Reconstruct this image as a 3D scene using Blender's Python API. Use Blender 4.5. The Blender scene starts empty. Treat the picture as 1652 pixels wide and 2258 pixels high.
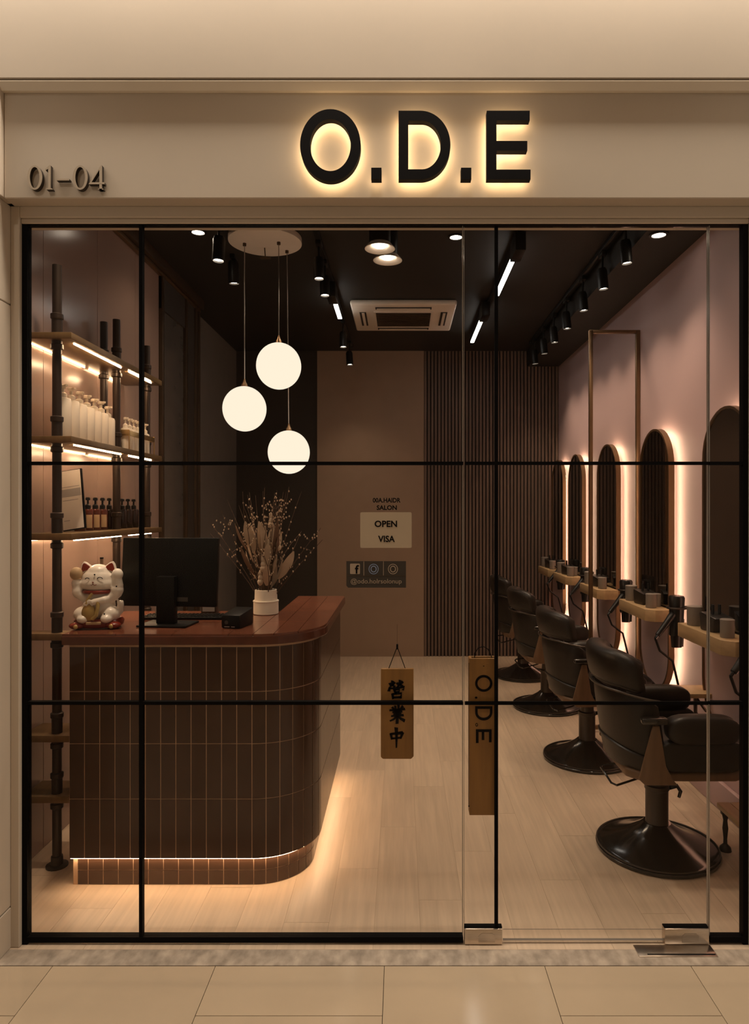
import bpy, bmesh, math, random
from mathutils import Vector, Matrix
random.seed(7)
PI = math.pi
scene = bpy.context.scene
COL = scene.collection

# ------------------------------------------------------------------ camera, world, exposure
cam_d = bpy.data.cameras.new('camera')
cam = bpy.data.objects.new('camera', cam_d); COL.objects.link(cam)
cam.location = (0, 0, 1.70); cam.rotation_euler = (PI/2, 0, 0)
cam_d.sensor_fit = 'HORIZONTAL'; cam_d.sensor_width = 36.0
cam_d.lens = 36.0*1500/1652
cam_d.shift_x = -59/1652; cam_d.shift_y = -4/1652
cam_d.clip_start = 0.02
scene.camera = cam
scene.view_settings.view_transform = 'Standard'
scene.view_settings.look = 'None'
scene.view_settings.exposure = 0.0
scene.view_settings.gamma = 1.0
scene.view_settings.use_curve_mapping = False

world = bpy.data.worlds.new('world'); scene.world = world
world.use_nodes = True
bg = world.node_tree.nodes['Background']
bg.inputs['Color'].default_value = (1.0, 0.82, 0.64, 1)
bg.inputs['Strength'].default_value = 0.36

WARM = (1.0, 0.75, 0.52)
WARM2 = (1.0, 0.62, 0.33)
NEUT = (1.0, 0.87, 0.72)

def lamp(kind, name, loc, energy, color=WARM, target=None, **kw):
    d = bpy.data.lights.new(name, kind)
    d.energy = energy; d.color = color
    for k, v in kw.items(): setattr(d, k, v)
    o = bpy.data.objects.new(name, d); COL.objects.link(o)
    o.location = loc
    if target is not None:
        o.rotation_euler = (Vector(target)-Vector(loc)).to_track_quat('-Z', 'Y').to_euler()
    return o

# the mall corridor: an unseen strip light, added to brighten the bulkhead and shade the fascia, and a row of downlights further out
lamp('AREA', 'added_wall_washer_light', (0, 2.40, 4.24), 112, NEUT, (0, 2.42, 0), shape='RECTANGLE', size=6.0, size_y=0.18)
for i, x in enumerate((-1.8, 0.0, 1.8)):
    lamp('SPOT', 'corridor_downlight_light', (x, 0.9, 4.25), 24, NEUT, (x, 2.6, 1.2), spot_size=1.4, spot_blend=0.9, shadow_soft_size=0.06)

# ------------------------------------------------------------------ helpers
def srgb(r, g, b):
    f = lambda c: (c/255/12.92) if c/255 <= 0.04045 else ((c/255+0.055)/1.055)**2.4
    return (f(r), f(g), f(b))

def mat(name, color, rough=0.5, metal=0.0, var=0.0, scale=8.0, stretch=(1,1,1), bump=0.0, spec=0.5, coat=0.0, obj_var=0.0, detail=4.0, color2=None):
    m = bpy.data.materials.new(name); m.use_nodes = True
    nt = m.node_tree; n = nt.nodes; l = nt.links
    b = n['Principled BSDF']
    b.inputs['Base Color'].default_value = (*color, 1)
    b.inputs['Roughness'].default_value = rough
    b.inputs['Metallic'].default_value = metal
    b.inputs['Specular IOR Level'].default_value = spec
    b.inputs['Coat Weight'].default_value = coat
    b.inputs['Coat Roughness'].default_value = 0.1
    tc = n.new('ShaderNodeTexCoord')
    mp = n.new('ShaderNodeMapping'); mp.inputs['Scale'].default_value = stretch
    l.new(tc.outputs['Object'], mp.inputs['Vector'])
    nz = n.new('ShaderNodeTexNoise'); nz.inputs['Scale'].default_value = scale; nz.inputs['Detail'].default_value = detail
    if obj_var > 0:
        oi = n.new('ShaderNodeObjectInfo')
        ad = n.new('ShaderNodeVectorMath'); ad.operation = 'ADD'
        mu = n.new('ShaderNodeMath'); mu.operation = 'MULTIPLY'; mu.inputs[1].default_value = 37.0
        l.new(oi.outputs['Random'], mu.inputs[0])
        l.new(mp.outputs['Vector'], ad.inputs[0]); l.new(mu.outputs[0], ad.inputs[1])
        l.new(ad.outputs[0], nz.inputs['Vector'])
    else:
        l.new(mp.outputs['Vector'], nz.inputs['Vector'])
    if var > 0 or color2 is not None:
        mx = n.new('ShaderNodeMix'); mx.data_type = 'RGBA'
        c2 = color2 if color2 is not None else tuple(max(0, c*(1-var)) for c in color)
        c1 = color if color2 is not None else tuple(min(1, c*(1+var)) for c in color)
        mx.inputs['A'].default_value = (*c1, 1); mx.inputs['B'].default_value = (*c2, 1)
        rp = n.new('ShaderNodeMapRange'); rp.inputs['From Min'].default_value = 0.3; rp.inputs['From Max'].default_value = 0.7
        l.new(nz.outputs['Fac'], rp.inputs['Value']); l.new(rp.outputs['Result'], mx.inputs['Factor'])
        out = mx.outputs['Result']
        if obj_var > 0:
            hs = n.new('ShaderNodeHueSaturation')
            mr = n.new('ShaderNodeMapRange'); mr.inputs['To Min'].default_value = 1-obj_var; mr.inputs['To Max'].default_value = 1+obj_var
            l.new(oi.outputs['Random'], mr.inputs['Value']); l.new(mr.outputs['Result'], hs.inputs['Value'])
            l.new(out, hs.inputs['Color']); out = hs.outputs['Color']
        l.new(out, b.inputs['Base Color'])
    if bump > 0:
        bp = n.new('ShaderNodeBump'); bp.inputs['Strength'].default_value = bump; bp.inputs['Distance'].default_value = 0.01
        l.new(nz.outputs['Fac'], bp.inputs['Height']); l.new(bp.outputs['Normal'], b.inputs['Normal'])
    return m

def emis(name, color, strength):
    m = bpy.data.materials.new(name); m.use_nodes = True
    nt = m.node_tree; nt.nodes.clear()
    e = nt.nodes.new('ShaderNodeEmission'); e.inputs['Color'].default_value = (*color, 1); e.inputs['Strength'].default_value = strength
    o = nt.nodes.new('ShaderNodeOutputMaterial'); nt.links.new(e.outputs[0], o.inputs[0])
    return m

def glassmat(name, tint=(0.96, 0.95, 0.92), refl=0.5, rough=0.0):
    m = bpy.data.materials.new(name); m.use_nodes = True
    nt = m.node_tree; nt.nodes.clear()
    t = nt.nodes.new('ShaderNodeBsdfTransparent'); t.inputs['Color'].default_value = (*tint, 1)
    g = nt.nodes.new('ShaderNodeBsdfGlossy'); g.inputs['Roughness'].default_value = rough
    fr = nt.nodes.new('ShaderNodeFresnel'); fr.inputs['IOR'].default_value = 1.45
    mu = nt.nodes.new('ShaderNodeMath'); mu.operation = 'MULTIPLY'; mu.inputs[1].default_value = refl
    mx = nt.nodes.new('ShaderNodeMixShader'); o = nt.nodes.new('ShaderNodeOutputMaterial')
    nt.links.new(fr.outputs[0], mu.inputs[0]); nt.links.new(mu.outputs[0], mx.inputs[0])
    nt.links.new(t.outputs[0], mx.inputs[1]); nt.links.new(g.outputs[0], mx.inputs[2]); nt.links.new(mx.outputs[0], o.inputs[0])
    return m

class B:
    """collects simple shapes, then builds ONE mesh object"""
    def __init__(s): s.v = []; s.f = []
    def add(s, vs, fs):
        k = len(s.v); s.v += [tuple(p) for p in vs]; s.f += [tuple(i+k for i in f) for f in fs]; return s
    def box(s, x0, x1, y0, y1, z0, z1):
        return s.add([(x0,y0,z0),(x1,y0,z0),(x1,y1,z0),(x0,y1,z0),(x0,y0,z1),(x1,y0,z1),(x1,y1,z1),(x0,y1,z1)],
                     [(3,2,1,0),(4,5,6,7),(0,1,5,4),(1,2,6,5),(2,3,7,6),(3,0,4,7)])
    def lathe(s, prof, c=(0,0,0), seg=24, rx=1.0, ry=1.0, axis='Z'):
        vs = []; fs = []
        def put(x, y, z):
            if axis == 'Z': return (c[0]+x, c[1]+y, c[2]+z)
            if axis == 'X': return (c[0]+z, c[1]+x, c[2]+y)
            return (c[0]+y, c[1]+z, c[2]+x)
        n = len(prof)
        for (r, z) in prof:
            for k in range(seg):
                a = 2*PI*k/seg; vs.append(put(r*rx*math.cos(a), r*ry*math.sin(a), z))
        for i in range(n-1):
            for k in range(seg):
                fs.append((i*seg+k, i*seg+(k+1)%seg, (i+1)*seg+(k+1)%seg, (i+1)*seg+k))
        if prof[0][0] > 1e-6: fs.append(tuple(reversed(range(seg))))
        if prof[-1][0] > 1e-6: fs.append(tuple(range((n-1)*seg, n*seg)))
        return s.add(vs, fs)
    def cyl(s, c, r, h, seg=20, axis='Z', r2=None):
        return s.lathe([(r, 0), (r if r2 is None else r2, h)], c, seg, axis=axis)
    def ell(s, c, r, seg=20, rings=12):
        rx, ry, rz = (r, r, r) if not hasattr(r, '__len__') else r
        prof = [(max(1e-7, math.sin(PI*i/rings)), -math.cos(PI*i/rings)) for i in range(rings+1)]
        vs0 = len(s.v)
        s.lathe(prof, (0,0,0), seg)
        for i in range(vs0, len(s.v)):
            x, y, z = s.v[i]; s.v[i] = (c[0]+x*rx, c[1]+y*ry, c[2]+z*rz)
        return s
    def tube(s, pts, r, seg=8, closed=False, r_end=None):
        pts = [Vector(p) for p in pts]; n = len(pts); vs = []; fs = []
        prev = None
        for i, p in enumerate(pts):
            if closed: t = pts[(i+1) % n]-pts[i-1]
            else: t = pts[min(i+1, n-1)]-pts[max(i-1, 0)]
            t.normalize()
            if prev is None:
                u = t.orthogonal().normalized()
            else:
                u = prev-t*prev.dot(t)
                u = u.normalized() if u.length > 1e-6 else t.orthogonal().normalized()
            prev = u; w = t.cross(u)
            rr = r if r_end is None else r+(r_end-r)*i/(n-1)
            for k in range(seg):
                a = 2*PI*k/seg; vs.append(p+(u*math.cos(a)+w*math.sin(a))*rr)
        m = n if closed else n-1
        for i in range(m):
            j = (i+1) % n
            for k in range(seg):
                fs.append((i*seg+k, i*seg+(k+1) % seg, j*seg+(k+1) % seg, j*seg+k))
        if not closed:
            fs.append(tuple(reversed(range(seg)))); fs.append(tuple(range((n-1)*seg, n*seg)))
        return s.add(vs, fs)
    def prism(s, poly, a, b, axis='Z'):
        """extrude a 2D polygon; axis Z: (x,y); axis Y: (x,z); axis X: (y,z)"""
        def put(p, t):
            if axis == 'Z': return (p[0], p[1], t)
            if axis == 'Y': return (p[0], t, p[1])
            return (t, p[0], p[1])
        n = len(poly)
        vs = [put(p, a) for p in poly]+[put(p, b) for p in poly]
        fs = [tuple(reversed(range(n))), tuple(range(n, 2*n))]+[(i, (i+1) % n, n+(i+1) % n, n+i) for i in range(n)]
        return s.add(vs, fs)
    def ring(s, outer, inner, a, b, axis='Y'):
        def put(p, t):
            if axis == 'Z': return (p[0], p[1], t)
            if axis == 'Y': return (p[0], t, p[1])
            return (t, p[0], p[1])
        n = len(outer)
        vs = [put(p, a) for p in outer]+[put(p, a) for p in inner]+[put(p, b) for p in outer]+[put(p, b) for p in inner]
        fs = []
        for i in range(n):
            j = (i+1) % n
            fs += [(i, j, n+j, n+i), (2*n+j, 2*n+i, 3*n+i, 3*n+j), (j, i, 2*n+i, 2*n+j), (n+i, n+j, 3*n+j, 3*n+i)]
        return s.add(vs, fs)
    def xf(s, M, start=0):
        for i in range(start, len(s.v)): s.v[i] = tuple(M @ Vector(s.v[i]))
        return s
    def mesh(s, name, m, smooth=True, bevel=0.0, bseg=2, angle=40):
        me = bpy.data.meshes.new(name); me.from_pydata(s.v, [], s.f)
        bm = bmesh.new(); bm.from_mesh(me)
        bmesh.ops.recalc_face_normals(bm, faces=bm.faces)
        if bevel > 0:
            es = [e for e in bm.edges if len(e.link_faces) == 2 and e.calc_face_angle(0) > 0.6]
            bmesh.ops.bevel(bm, geom=es, offset=bevel, segments=bseg, profile=0.5, affect='EDGES', clamp_overlap=True)
        bm.to_mesh(me); bm.free()
        if smooth:
            for p in me.polygons: p.use_smooth = True
            me.set_sharp_from_angle(angle=math.radians(angle))
        me.materials.append(m); me.update()
        return me
    def build(s, name, m, parent=None, loc=(0,0,0), rot=(0,0,0), **kw):
        o = bpy.data.objects.new(name, s.mesh(name, m, **kw)); COL.objects.link(o)
        o.location = loc; o.rotation_euler = rot
        if parent is not None: o.parent = parent
        return o

def tag(o, label=None, cat=None, group=None, kind=None):
    if label: o['label'] = label
    if cat: o['category'] = cat
    if group: o['group'] = group
    if kind: o['kind'] = kind
    return o
def thing(name, label, cat, loc=(0,0,0), rz=0.0, group=None, kind=None):
    o = bpy.data.objects.new(name, None); COL.objects.link(o)
    o.location = loc; o.rotation_euler = (0, 0, rz); o.empty_display_size = 0.05
    return tag(o, label, cat, group, kind)
def inst(name, me, parent=None, loc=(0,0,0), rot=(0,0,0)):
    o = bpy.data.objects.new(name, me); COL.objects.link(o); o.location = loc; o.rotation_euler = rot
    if parent is not None: o.parent = parent
    return o
def copy_tree(o, parent=None):
    c = o.copy(); COL.objects.link(c); c.parent = parent
    for ch in list(o.children): copy_tree(ch, c)
    return c
def remeshed(b, name, m, voxel=0.006, smooth_it=6):
    """fuse overlapping lumps into one continuous surface"""
    me = bpy.data.meshes.new(name+'_raw'); me.from_pydata(b.v, [], b.f)
    bm = bmesh.new(); bm.from_mesh(me); bmesh.ops.recalc_face_normals(bm, faces=bm.faces); bm.to_mesh(me); bm.free()
    o = bpy.data.objects.new('tmp', me); COL.objects.link(o)
    r = o.modifiers.new('r', 'REMESH'); r.mode = 'VOXEL'; r.voxel_size = voxel
    q = o.modifiers.new('s', 'SMOOTH'); q.factor = 0.5; q.iterations = smooth_it
    dg = bpy.context.evaluated_depsgraph_get()
    out = bpy.data.meshes.new_from_object(o.evaluated_get(dg))
    out.name = name
    bpy.data.objects.remove(o); bpy.data.meshes.remove(me)
    for p in out.polygons: p.use_smooth = True
    out.materials.clear(); out.materials.append(m)
    return out
def text_mesh(txt, name, size, m, ext=0.001, bold=0.0, sx=1.0, space=1.0):
    c = bpy.data.curves.new('t', 'FONT'); c.body = txt; c.size = size; c.align_x = 'CENTER'; c.align_y = 'CENTER'
    c.extrude = ext; c.offset = bold; c.resolution_u = 3; c.space_character = space
    o = bpy.data.objects.new('tmp', c); COL.objects.link(o)
    dg = bpy.context.evaluated_depsgraph_get()
    me = bpy.data.meshes.new_from_object(o.evaluated_get(dg)); me.name = name
    bpy.data.objects.remove(o); bpy.data.curves.remove(c)
    me.transform(Matrix.Diagonal((sx, 1, 1, 1)))
    me.materials.clear(); me.materials.append(m)
    return me
ORD = ['first', 'second', 'third', 'fourth', 'fifth', 'sixth', 'seventh', 'eighth', 'ninth', 'tenth']

# ------------------------------------------------------------------ materials
M = {}
M['fascia'] = mat('cream_plaster', (0.57, 0.485, 0.385), 0.6, var=0.03, scale=2)
M['trim'] = mat('brightened_trim', (0.84, 0.74, 0.60), 0.4, var=0.02)  # paler than the wall, so the colour itself carries light on the underside
M['black'] = mat('black_powder_coat', (0.0025, 0.002, 0.002), 0.6, var=0.1, spec=0.08)
M['glass'] = glassmat('clear_glass', tint=(0.985, 0.98, 0.97), refl=0.14)
M['glass_edge'] = mat('glass_edge', (0.32, 0.28, 0.24), 0.2, metal=0.3)
M['steel'] = mat('brushed_steel', (0.60, 0.52, 0.44), 0.28, metal=1.0, var=0.08, scale=40, stretch=(1,1,12))
M['tile_out'] = mat('polished_stone_tile', (0.48, 0.375, 0.26), 0.12, var=0.05, scale=2.5, obj_var=0.03)
M['marble'] = mat('veined_marble', (0.40, 0.33, 0.26), 0.25, var=0.32, scale=22, detail=14, stretch=(1,0.6,1))
M['grout'] = mat('dark_grout', (0.12, 0.09, 0.06), 0.8, var=0.1)
M['oak'] = mat('pale_oak_floor', (0.60, 0.46, 0.33), 0.42, var=0.09, scale=5, stretch=(9, 0.5, 1), obj_var=0.05, bump=0.02)
M['oak_gap'] = mat('oak_gap', (0.42, 0.31, 0.21), 0.8, var=0.1)
M['pink'] = mat('dusty_pink_paint', (0.52, 0.37, 0.37), 0.55, var=0.03, scale=1.5)
M['pink_gloss'] = mat('glossy_mauve_panel', (0.33, 0.23, 0.19), 0.2, var=0.05, scale=1.5, spec=0.35)
M['ceil'] = mat('black_ceiling_paint', (0.016, 0.0125, 0.010), 0.6, var=0.05)
M['charcoal'] = mat('charcoal_wall', (0.18, 0.16, 0.14), 0.55, var=0.05)
M['darkbrown'] = mat('dark_brown_wall', (0.035, 0.026, 0.019), 0.6, var=0.05)
M['taupe'] = mat('taupe_wall', (0.37, 0.26, 0.185), 0.6, var=0.03)
M['slat'] = mat('walnut_slat', (0.165, 0.11, 0.085), 0.5, var=0.15, scale=6, stretch=(4,4,0.4), obj_var=0.06)
M['slat_back'] = mat('slat_backing', (0.02, 0.014, 0.011), 0.8, var=0.1)
M['bronze'] = mat('bronze_metal', (0.25, 0.15, 0.08), 0.35, metal=0.8, var=0.1)
M['brass'] = mat('brushed_brass', (0.50, 0.33, 0.15), 0.32, metal=0.9, var=0.1)
M['bronze_dark'] = mat('dark_bronze', (0.09, 0.055, 0.032), 0.4, metal=0.5, var=0.1)
M['smoke'] = mat('smoked_glass_panel', (0.10, 0.09, 0.08), 0.10, var=0.1)
M['ctile'] = mat('brown_glazed_tile', (0.062, 0.030, 0.017), 0.24, var=0.08, scale=5, obj_var=0.05)
M['cgrout'] = mat('copper_grout', (0.58, 0.38, 0.24), 0.5, var=0.1)
M['ctop'] = mat('red_brown_top_tile', (0.17, 0.060, 0.033), 0.17, var=0.15, scale=6, obj_var=0.08)
M['ctop_edge'] = mat('top_edge', (0.11, 0.036, 0.020), 0.2, var=0.15, scale=20)
M['pipe'] = mat('dark_iron_pipe', (0.045, 0.030, 0.022), 0.4, metal=0.5, var=0.15)
M['shelfwood'] = mat('aged_brass_shelf', (0.20, 0.125, 0.058), 0.35, metal=0.35, var=0.15, stretch=(4,1,1))
M['led'] = emis('warm_led', (1.0, 0.68, 0.40), 95)
M['led_wall'] = emis('warm_led_wall', (1.0, 0.66, 0.36), 16)
M['led_counter'] = emis('counter_led', (1.0, 0.70, 0.43), 25)
M['led_mirror'] = emis('mirror_led', (1.0, 0.72, 0.46), 18)
M['led_sign'] = emis('sign_led', (1.0, 0.68, 0.36), 8.5)
M['led_white'] = emis('white_led_bar', (1.0, 0.93, 0.84), 14)
M['lens'] = emis('spot_lens', (1.0, 0.84, 0.66), 22)
M['globe'] = emis('opal_globe', (1.0, 0.86, 0.68), 1.08)
M['lampblack'] = mat('black_lamp_body', (0.008, 0.007, 0.006), 0.4, var=0.1, spec=0.3)
M['offwhite'] = mat('off_white_plastic', (0.86, 0.78, 0.68), 0.45, var=0.03)
M['acwhite'] = mat('ac_plastic', (0.80, 0.72, 0.62), 0.45, var=0.03)
M['acdark'] = mat('ac_slot', (0.03, 0.022, 0.018), 0.6, var=0.1)
M['wire'] = mat('steel_wire', (0.45, 0.40, 0.35), 0.3, metal=0.9, var=0.1)
M['leather'] = mat('dark_brown_leather', (0.018, 0.013, 0.010), 0.38, var=0.2, scale=14, bump=0.03, spec=0.35)
M['chair_black'] = mat('chair_black_metal', (0.018, 0.014, 0.011), 0.16, var=0.1, coat=0.4)
M['chair_grey'] = mat('chair_column', (0.06, 0.045, 0.034), 0.35, metal=0.4, var=0.1)
M['walnut'] = mat('chair_wood', (0.15, 0.085, 0.045), 0.4, var=0.15, scale=7, stretch=(4,4,0.6))
M['shelfoak'] = mat('blond_wood_shelf', (0.50, 0.33, 0.17), 0.42, var=0.12, scale=6, stretch=(5,0.7,5))
M['mirror'] = mat('mirror_glass', (0.21, 0.19, 0.175), 0.02, metal=1.0, var=0.01)
M['cup'] = mat('grey_ceramic', (0.26, 0.22, 0.19), 0.45, var=0.06)
M['boxdark'] = mat('dark_leather_box', (0.035, 0.024, 0.016), 0.4, var=0.2)
M['dryer'] = mat('black_dryer', (0.010, 0.008, 0.007), 0.28, var=0.1)
M['cream'] = mat('cream_plastic', (0.86, 0.77, 0.64), 0.38, var=0.03)
M['amber'] = mat('amber_glass', (0.09, 0.02, 0.008), 0.12, var=0.2)
M['darkbottle'] = mat('dark_bottle', (0.020, 0.010, 0.007), 0.15, var=0.2)
M['label'] = mat('paper_label', (0.52, 0.36, 0.20), 0.6, var=0.08)
M['paper'] = mat('white_board', (0.62, 0.56, 0.50), 0.5, var=0.04, scale=5)
M['paper_grey'] = mat('grey_band', (0.30, 0.28, 0.27), 0.5, var=0.05)
M['catwhite'] = mat('glazed_white_ceramic', (0.86, 0.79, 0.70), 0.28, var=0.03)
M['red'] = mat('red_lacquer', (0.20, 0.025, 0.012), 0.2, var=0.1)
M['gold'] = mat('gold_paint', (0.50, 0.36, 0.13), 0.35, metal=0.4, var=0.15, scale=30)
M['ink'] = mat('black_ink', (0.004, 0.003, 0.003), 0.6, var=0.1, spec=0.1)
M['screen'] = mat('monitor_plastic', (0.005, 0.0045, 0.004), 0.45, var=0.1, spec=0.2)
M['screen_face'] = mat('screen_glass', (0.006, 0.006, 0.007), 0.08, var=0.05)
M['signwood'] = mat('honey_wood_sign', (0.25, 0.12, 0.028), 0.5, var=0.25, scale=4, stretch=(6,6,0.5))
M['sticker'] = mat('beige_sticker', (0.44, 0.34, 0.23), 0.6, var=0.03)
M['sticker_dark'] = mat('dark_sticker', (0.035, 0.026, 0.018), 0.5, var=0.1)
M['sticker_line'] = mat('sticker_print', (0.36, 0.27, 0.19), 0.6, var=0.05)
M['icon_blue'] = mat('icon_blue', (0.22, 0.28, 0.42), 0.6, var=0.05)
M['digit'] = mat('bronze_digit', (0.46, 0.37, 0.27), 0.4, var=0.05)
M['shade_dark'] = mat('painted_shade_dark', (0.03, 0.02, 0.013), 0.5, var=0.05)  # dark colour stands in for shade on digit sides and in the trim groove
M['twig'] = mat('dry_twig', (0.085, 0.045, 0.025), 0.7, var=0.2)
M['bud'] = mat('pale_bud', (0.55, 0.40, 0.27), 0.6, var=0.2)
M['leaf'] = mat('dried_leaf', (0.55, 0.42, 0.30), 0.6, var=0.2, scale=12)
M['leaf_dark'] = mat('brown_leaf', (0.15, 0.085, 0.05), 0.6, var=0.2, scale=12)

# ------------------------------------------------------------------ setting: corridor
fl_out = tag(B().box(-3.6, 3.6, -3.0, 2.63, -0.08, -0.008).build('floor_outside', M['grout'], smooth=False), 'polished beige stone floor tiles of the corridor before the shop', 'floor', kind='structure')
xs = [-3.12, -2.515, -1.91, -1.30, -0.693, -0.063, 0.535, 1.08, 1.685, 2.29, 2.895]
for i in range(len(xs)-1):
    off = 2.287 if i % 2 == 0 else 1.985
    ys = [2.537]; y = off
    while y > -0.9: ys.append(y); y -= 0.61
    for k in range(len(ys)-1):
        g = 0.0012
        B().box(xs[i]+g, xs[i+1]-g, ys[k+1]+g, ys[k]-g, -0.008, 0.0).build('tile', M['tile_out'], fl_out, smooth=False)
tag(B().box(-3.1, 2.9, 2.5385, 2.63, -0.008, 0.001).build('trim_1', M['marble'], smooth=False), 'veined grey marble threshold strip along the shopfront', 'threshold', kind='structure')
tag(B().box(-3.6, 3.6, -3.0, 2.9, 4.30, 4.4).build('ceiling_outside', M['fascia'], smooth=False), 'plain ceiling of the corridor above the camera', 'ceiling', kind='structure')
tag(B().box(-3.6, 3.6, -3.1, -3.0, 0, 4.4).build('wall_corridor', M['fascia'], smooth=False), 'corridor wall opposite the shop', 'wall', kind='structure')

# shop front wall: bulkhead, trim, fascia, header, jambs
wf = thing('wall_front', 'cream shopfront wall with a fascia board above the glazing', 'wall', (0, 2.6, 0), kind='structure')
def wbox(name, x0, x1, y0, y1, z0, z1, m='fascia', bevel=0.003):
    return B().box(x0, x1, y0-2.6, y1-2.6, z0, z1).build(name, M[m], wf, smooth=False, bevel=bevel, bseg=1)
wbox('bulkhead', -3.6, 3.6, 2.54, 2.9, 3.313, 4.30, bevel=0.003)
wbox('shadow_gap', -3.6, 3.6, 2.552, 2.80, 3.306, 3.313, 'shade_dark', bevel=0)
B().prism([(2.542-2.6, 3.307), (2.542-2.6, 3.303), (2.560-2.6, 3.279), (2.70-2.6, 3.279), (2.70-2.6, 3.307)], -1.60, 3.6, 'X').build('cornice', M['trim'], wf, smooth=False)  # chamfered and paler to imitate a brightly lit underside
wbox('fascia', -1.505, 3.6, 2.575, 2.75, 2.881, 3.280)
wbox('header', -1.484, 1.358, 2.642, 2.722, 2.838, 2.882)
wbox('header', -1.484, 1.358, 2.652, 2.722, 2.819, 2.838)
wbox('jamb', -1.5195, -1.484, 2.642, 2.70, 0.0, 2.882)
wbox('jamb', 1.358, 3.6, 2.642, 2.70, 0.0, 2.882)
wbox('jamb_lining', -1.484, -1.468, 2.692, 2.70, 0.0, 2.82)
wbox('jamb_lining', 1.344, 1.359, 2.692, 2.70, 0.0, 2.82)
wbox('pilaster', -3.6, -1.505, 2.550, 2.63, 2.883, 3.309)
wbox('pilaster', -3.6, -1.519, 2.550, 2.74, 2.50, 2.883)
wbox('pilaster', -3.6, -1.519, 2.562, 2.74, 0.16, 2.497)
wbox('pilaster_strip', -1.535, -1.5185, 2.548, 2.64, 0.16, 2.49)
wbox('plinth', -3.6, -1.517, 2.552, 2.74, 0.0, 0.157)
wbox('inner_lintel', -1.96, 1.95, 2.722, 2.80, 2.86, 3.6, 'darkbrown')
wbox('inner_return', -1.96, -1.56, 2.70, 2.80, 0.0, 3.6, 'fascia')
wbox('inner_return', 1.45, 1.95, 2.70, 2.80, 0.0, 3.6, 'fascia')

# ------------------------------------------------------------------ setting: shop interior
fl = tag(B().box(-2.0, 1.95, 2.63, 8.1, -0.08, -0.0015).build('floor', M['oak_gap'], smooth=False), 'pale oak plank floor inside the salon', 'floor', kind='structure')
pw = 0.187; x = -1.98; ci = 0
plank_meshes = {}
while x < 1.90:
    y = 2.632 - (0.37*((ci*0.618) % 1.0))*3.0
    while y < 7.95:
        y0 = max(y, 2.632); y1 = min(y+1.22, 7.96)
        if y1-y0 > 0.02:
            key = round(y1-y0, 3)
            if key not in plank_meshes:
                plank_meshes[key] = B().box(0.0005, pw-0.0005, 0.0004, key-0.0004, -0.0015, 0.0).mesh('plank', M['oak'], smooth=False)
            inst('plank', plank_meshes[key], fl, (x, y0, 0))
        y += 1.22
    x += pw; ci += 1
tag(B().box(-2.05, 1.47, 2.72, 8.1, 3.55, 3.65).build('ceiling', M['ceil'], smooth=False), 'matt black ceiling of the salon', 'ceiling', kind='structure')
tag(B().box(1.47, 1.95, 2.80, 8.0, 3.37, 3.65).build('ceiling_soffit', M['ceil'], smooth=False), 'black dropped ceiling strip along the pink wall', 'ceiling', kind='structure')
wr = tag(B().box(1.83, 1.95, 2.72, 8.0, 0, 3.65).build('wall_right', M['pink'], smooth=False), 'dusty pink wall carrying the mirrors', 'wall', kind='structure')
tag(B().box(1.80, 1.8295, 2.805, 7.90, 0, 0.16).build('baseboard_right', M['pink'], bevel=0.006), 'pink baseboard under the mirrors', 'baseboard', kind='structure')
# left wall of glossy panels
wl = tag(B().box(-2.0, -1.812, 2.80, 6.0, 0, 3.6).build('wall_left', M['bronze_dark'], smooth=False), 'glossy mauve panelled wall behind the pipe shelving', 'wall', kind='structure')
py = [2.805, 3.42, 4.03, 4.60, 5.05]
for k in range(4):
    B().box(-1.812, -1.80, py[k]+0.0015, py[k+1]-0.0015, 0, 3.47).build('panel', M['pink_gloss'], wl, smooth=False, bevel=0.001, bseg=1)
d2 = thing('door_2', 'smoked glass sliding door in a bronze frame on the left wall', 'door', (-1.80, 5.05, 0), kind='structure')
B().box(-0.012, 0.005, 0.02, 0.55, 0.05, 3.20).build('glass_panel', M['smoke'], d2, smooth=False)
for (a, b) in ((0.0, 0.035), (0.55, 0.60), (0.80, 0.86), (0.90, 0.945)):
    B().box(-0.012, 0.03, a, b, 0, 3.44).build('frame_post', M['bronze_dark'], d2, bevel=0.003)
B().box(-0.012, 0.02, 0.60, 0.90, 0, 3.44).build('frame_panel', M['darkbrown'], d2, smooth=False)
B().box(-0.012, 0.02, 0.0, 0.60, 3.20, 3.44).build('frame_panel', M['darkbrown'], d2, smooth=False)
cn = thing('trim_2', 'stepped bronze cornice along the top of the left wall', 'trim', (-1.80, 2.81, 3.44), kind='structure')
B().box(0, 0.06, 0, 3.20, 0.03, 0.11).build('cornice', M['bronze_dark'], cn, bevel=0.004)
B().box(0, 0.03, 0, 3.20, 0.0, 0.028).build('cornice_bead', M['bronze'], cn, bevel=0.004)
tag(B().box(-2.05, -1.92, 6.0, 8.0, 0, 3.6).build('wall_left_rear', M['charcoal'], smooth=False), 'charcoal side wall behind the reception counter', 'wall', kind='structure')
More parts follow.
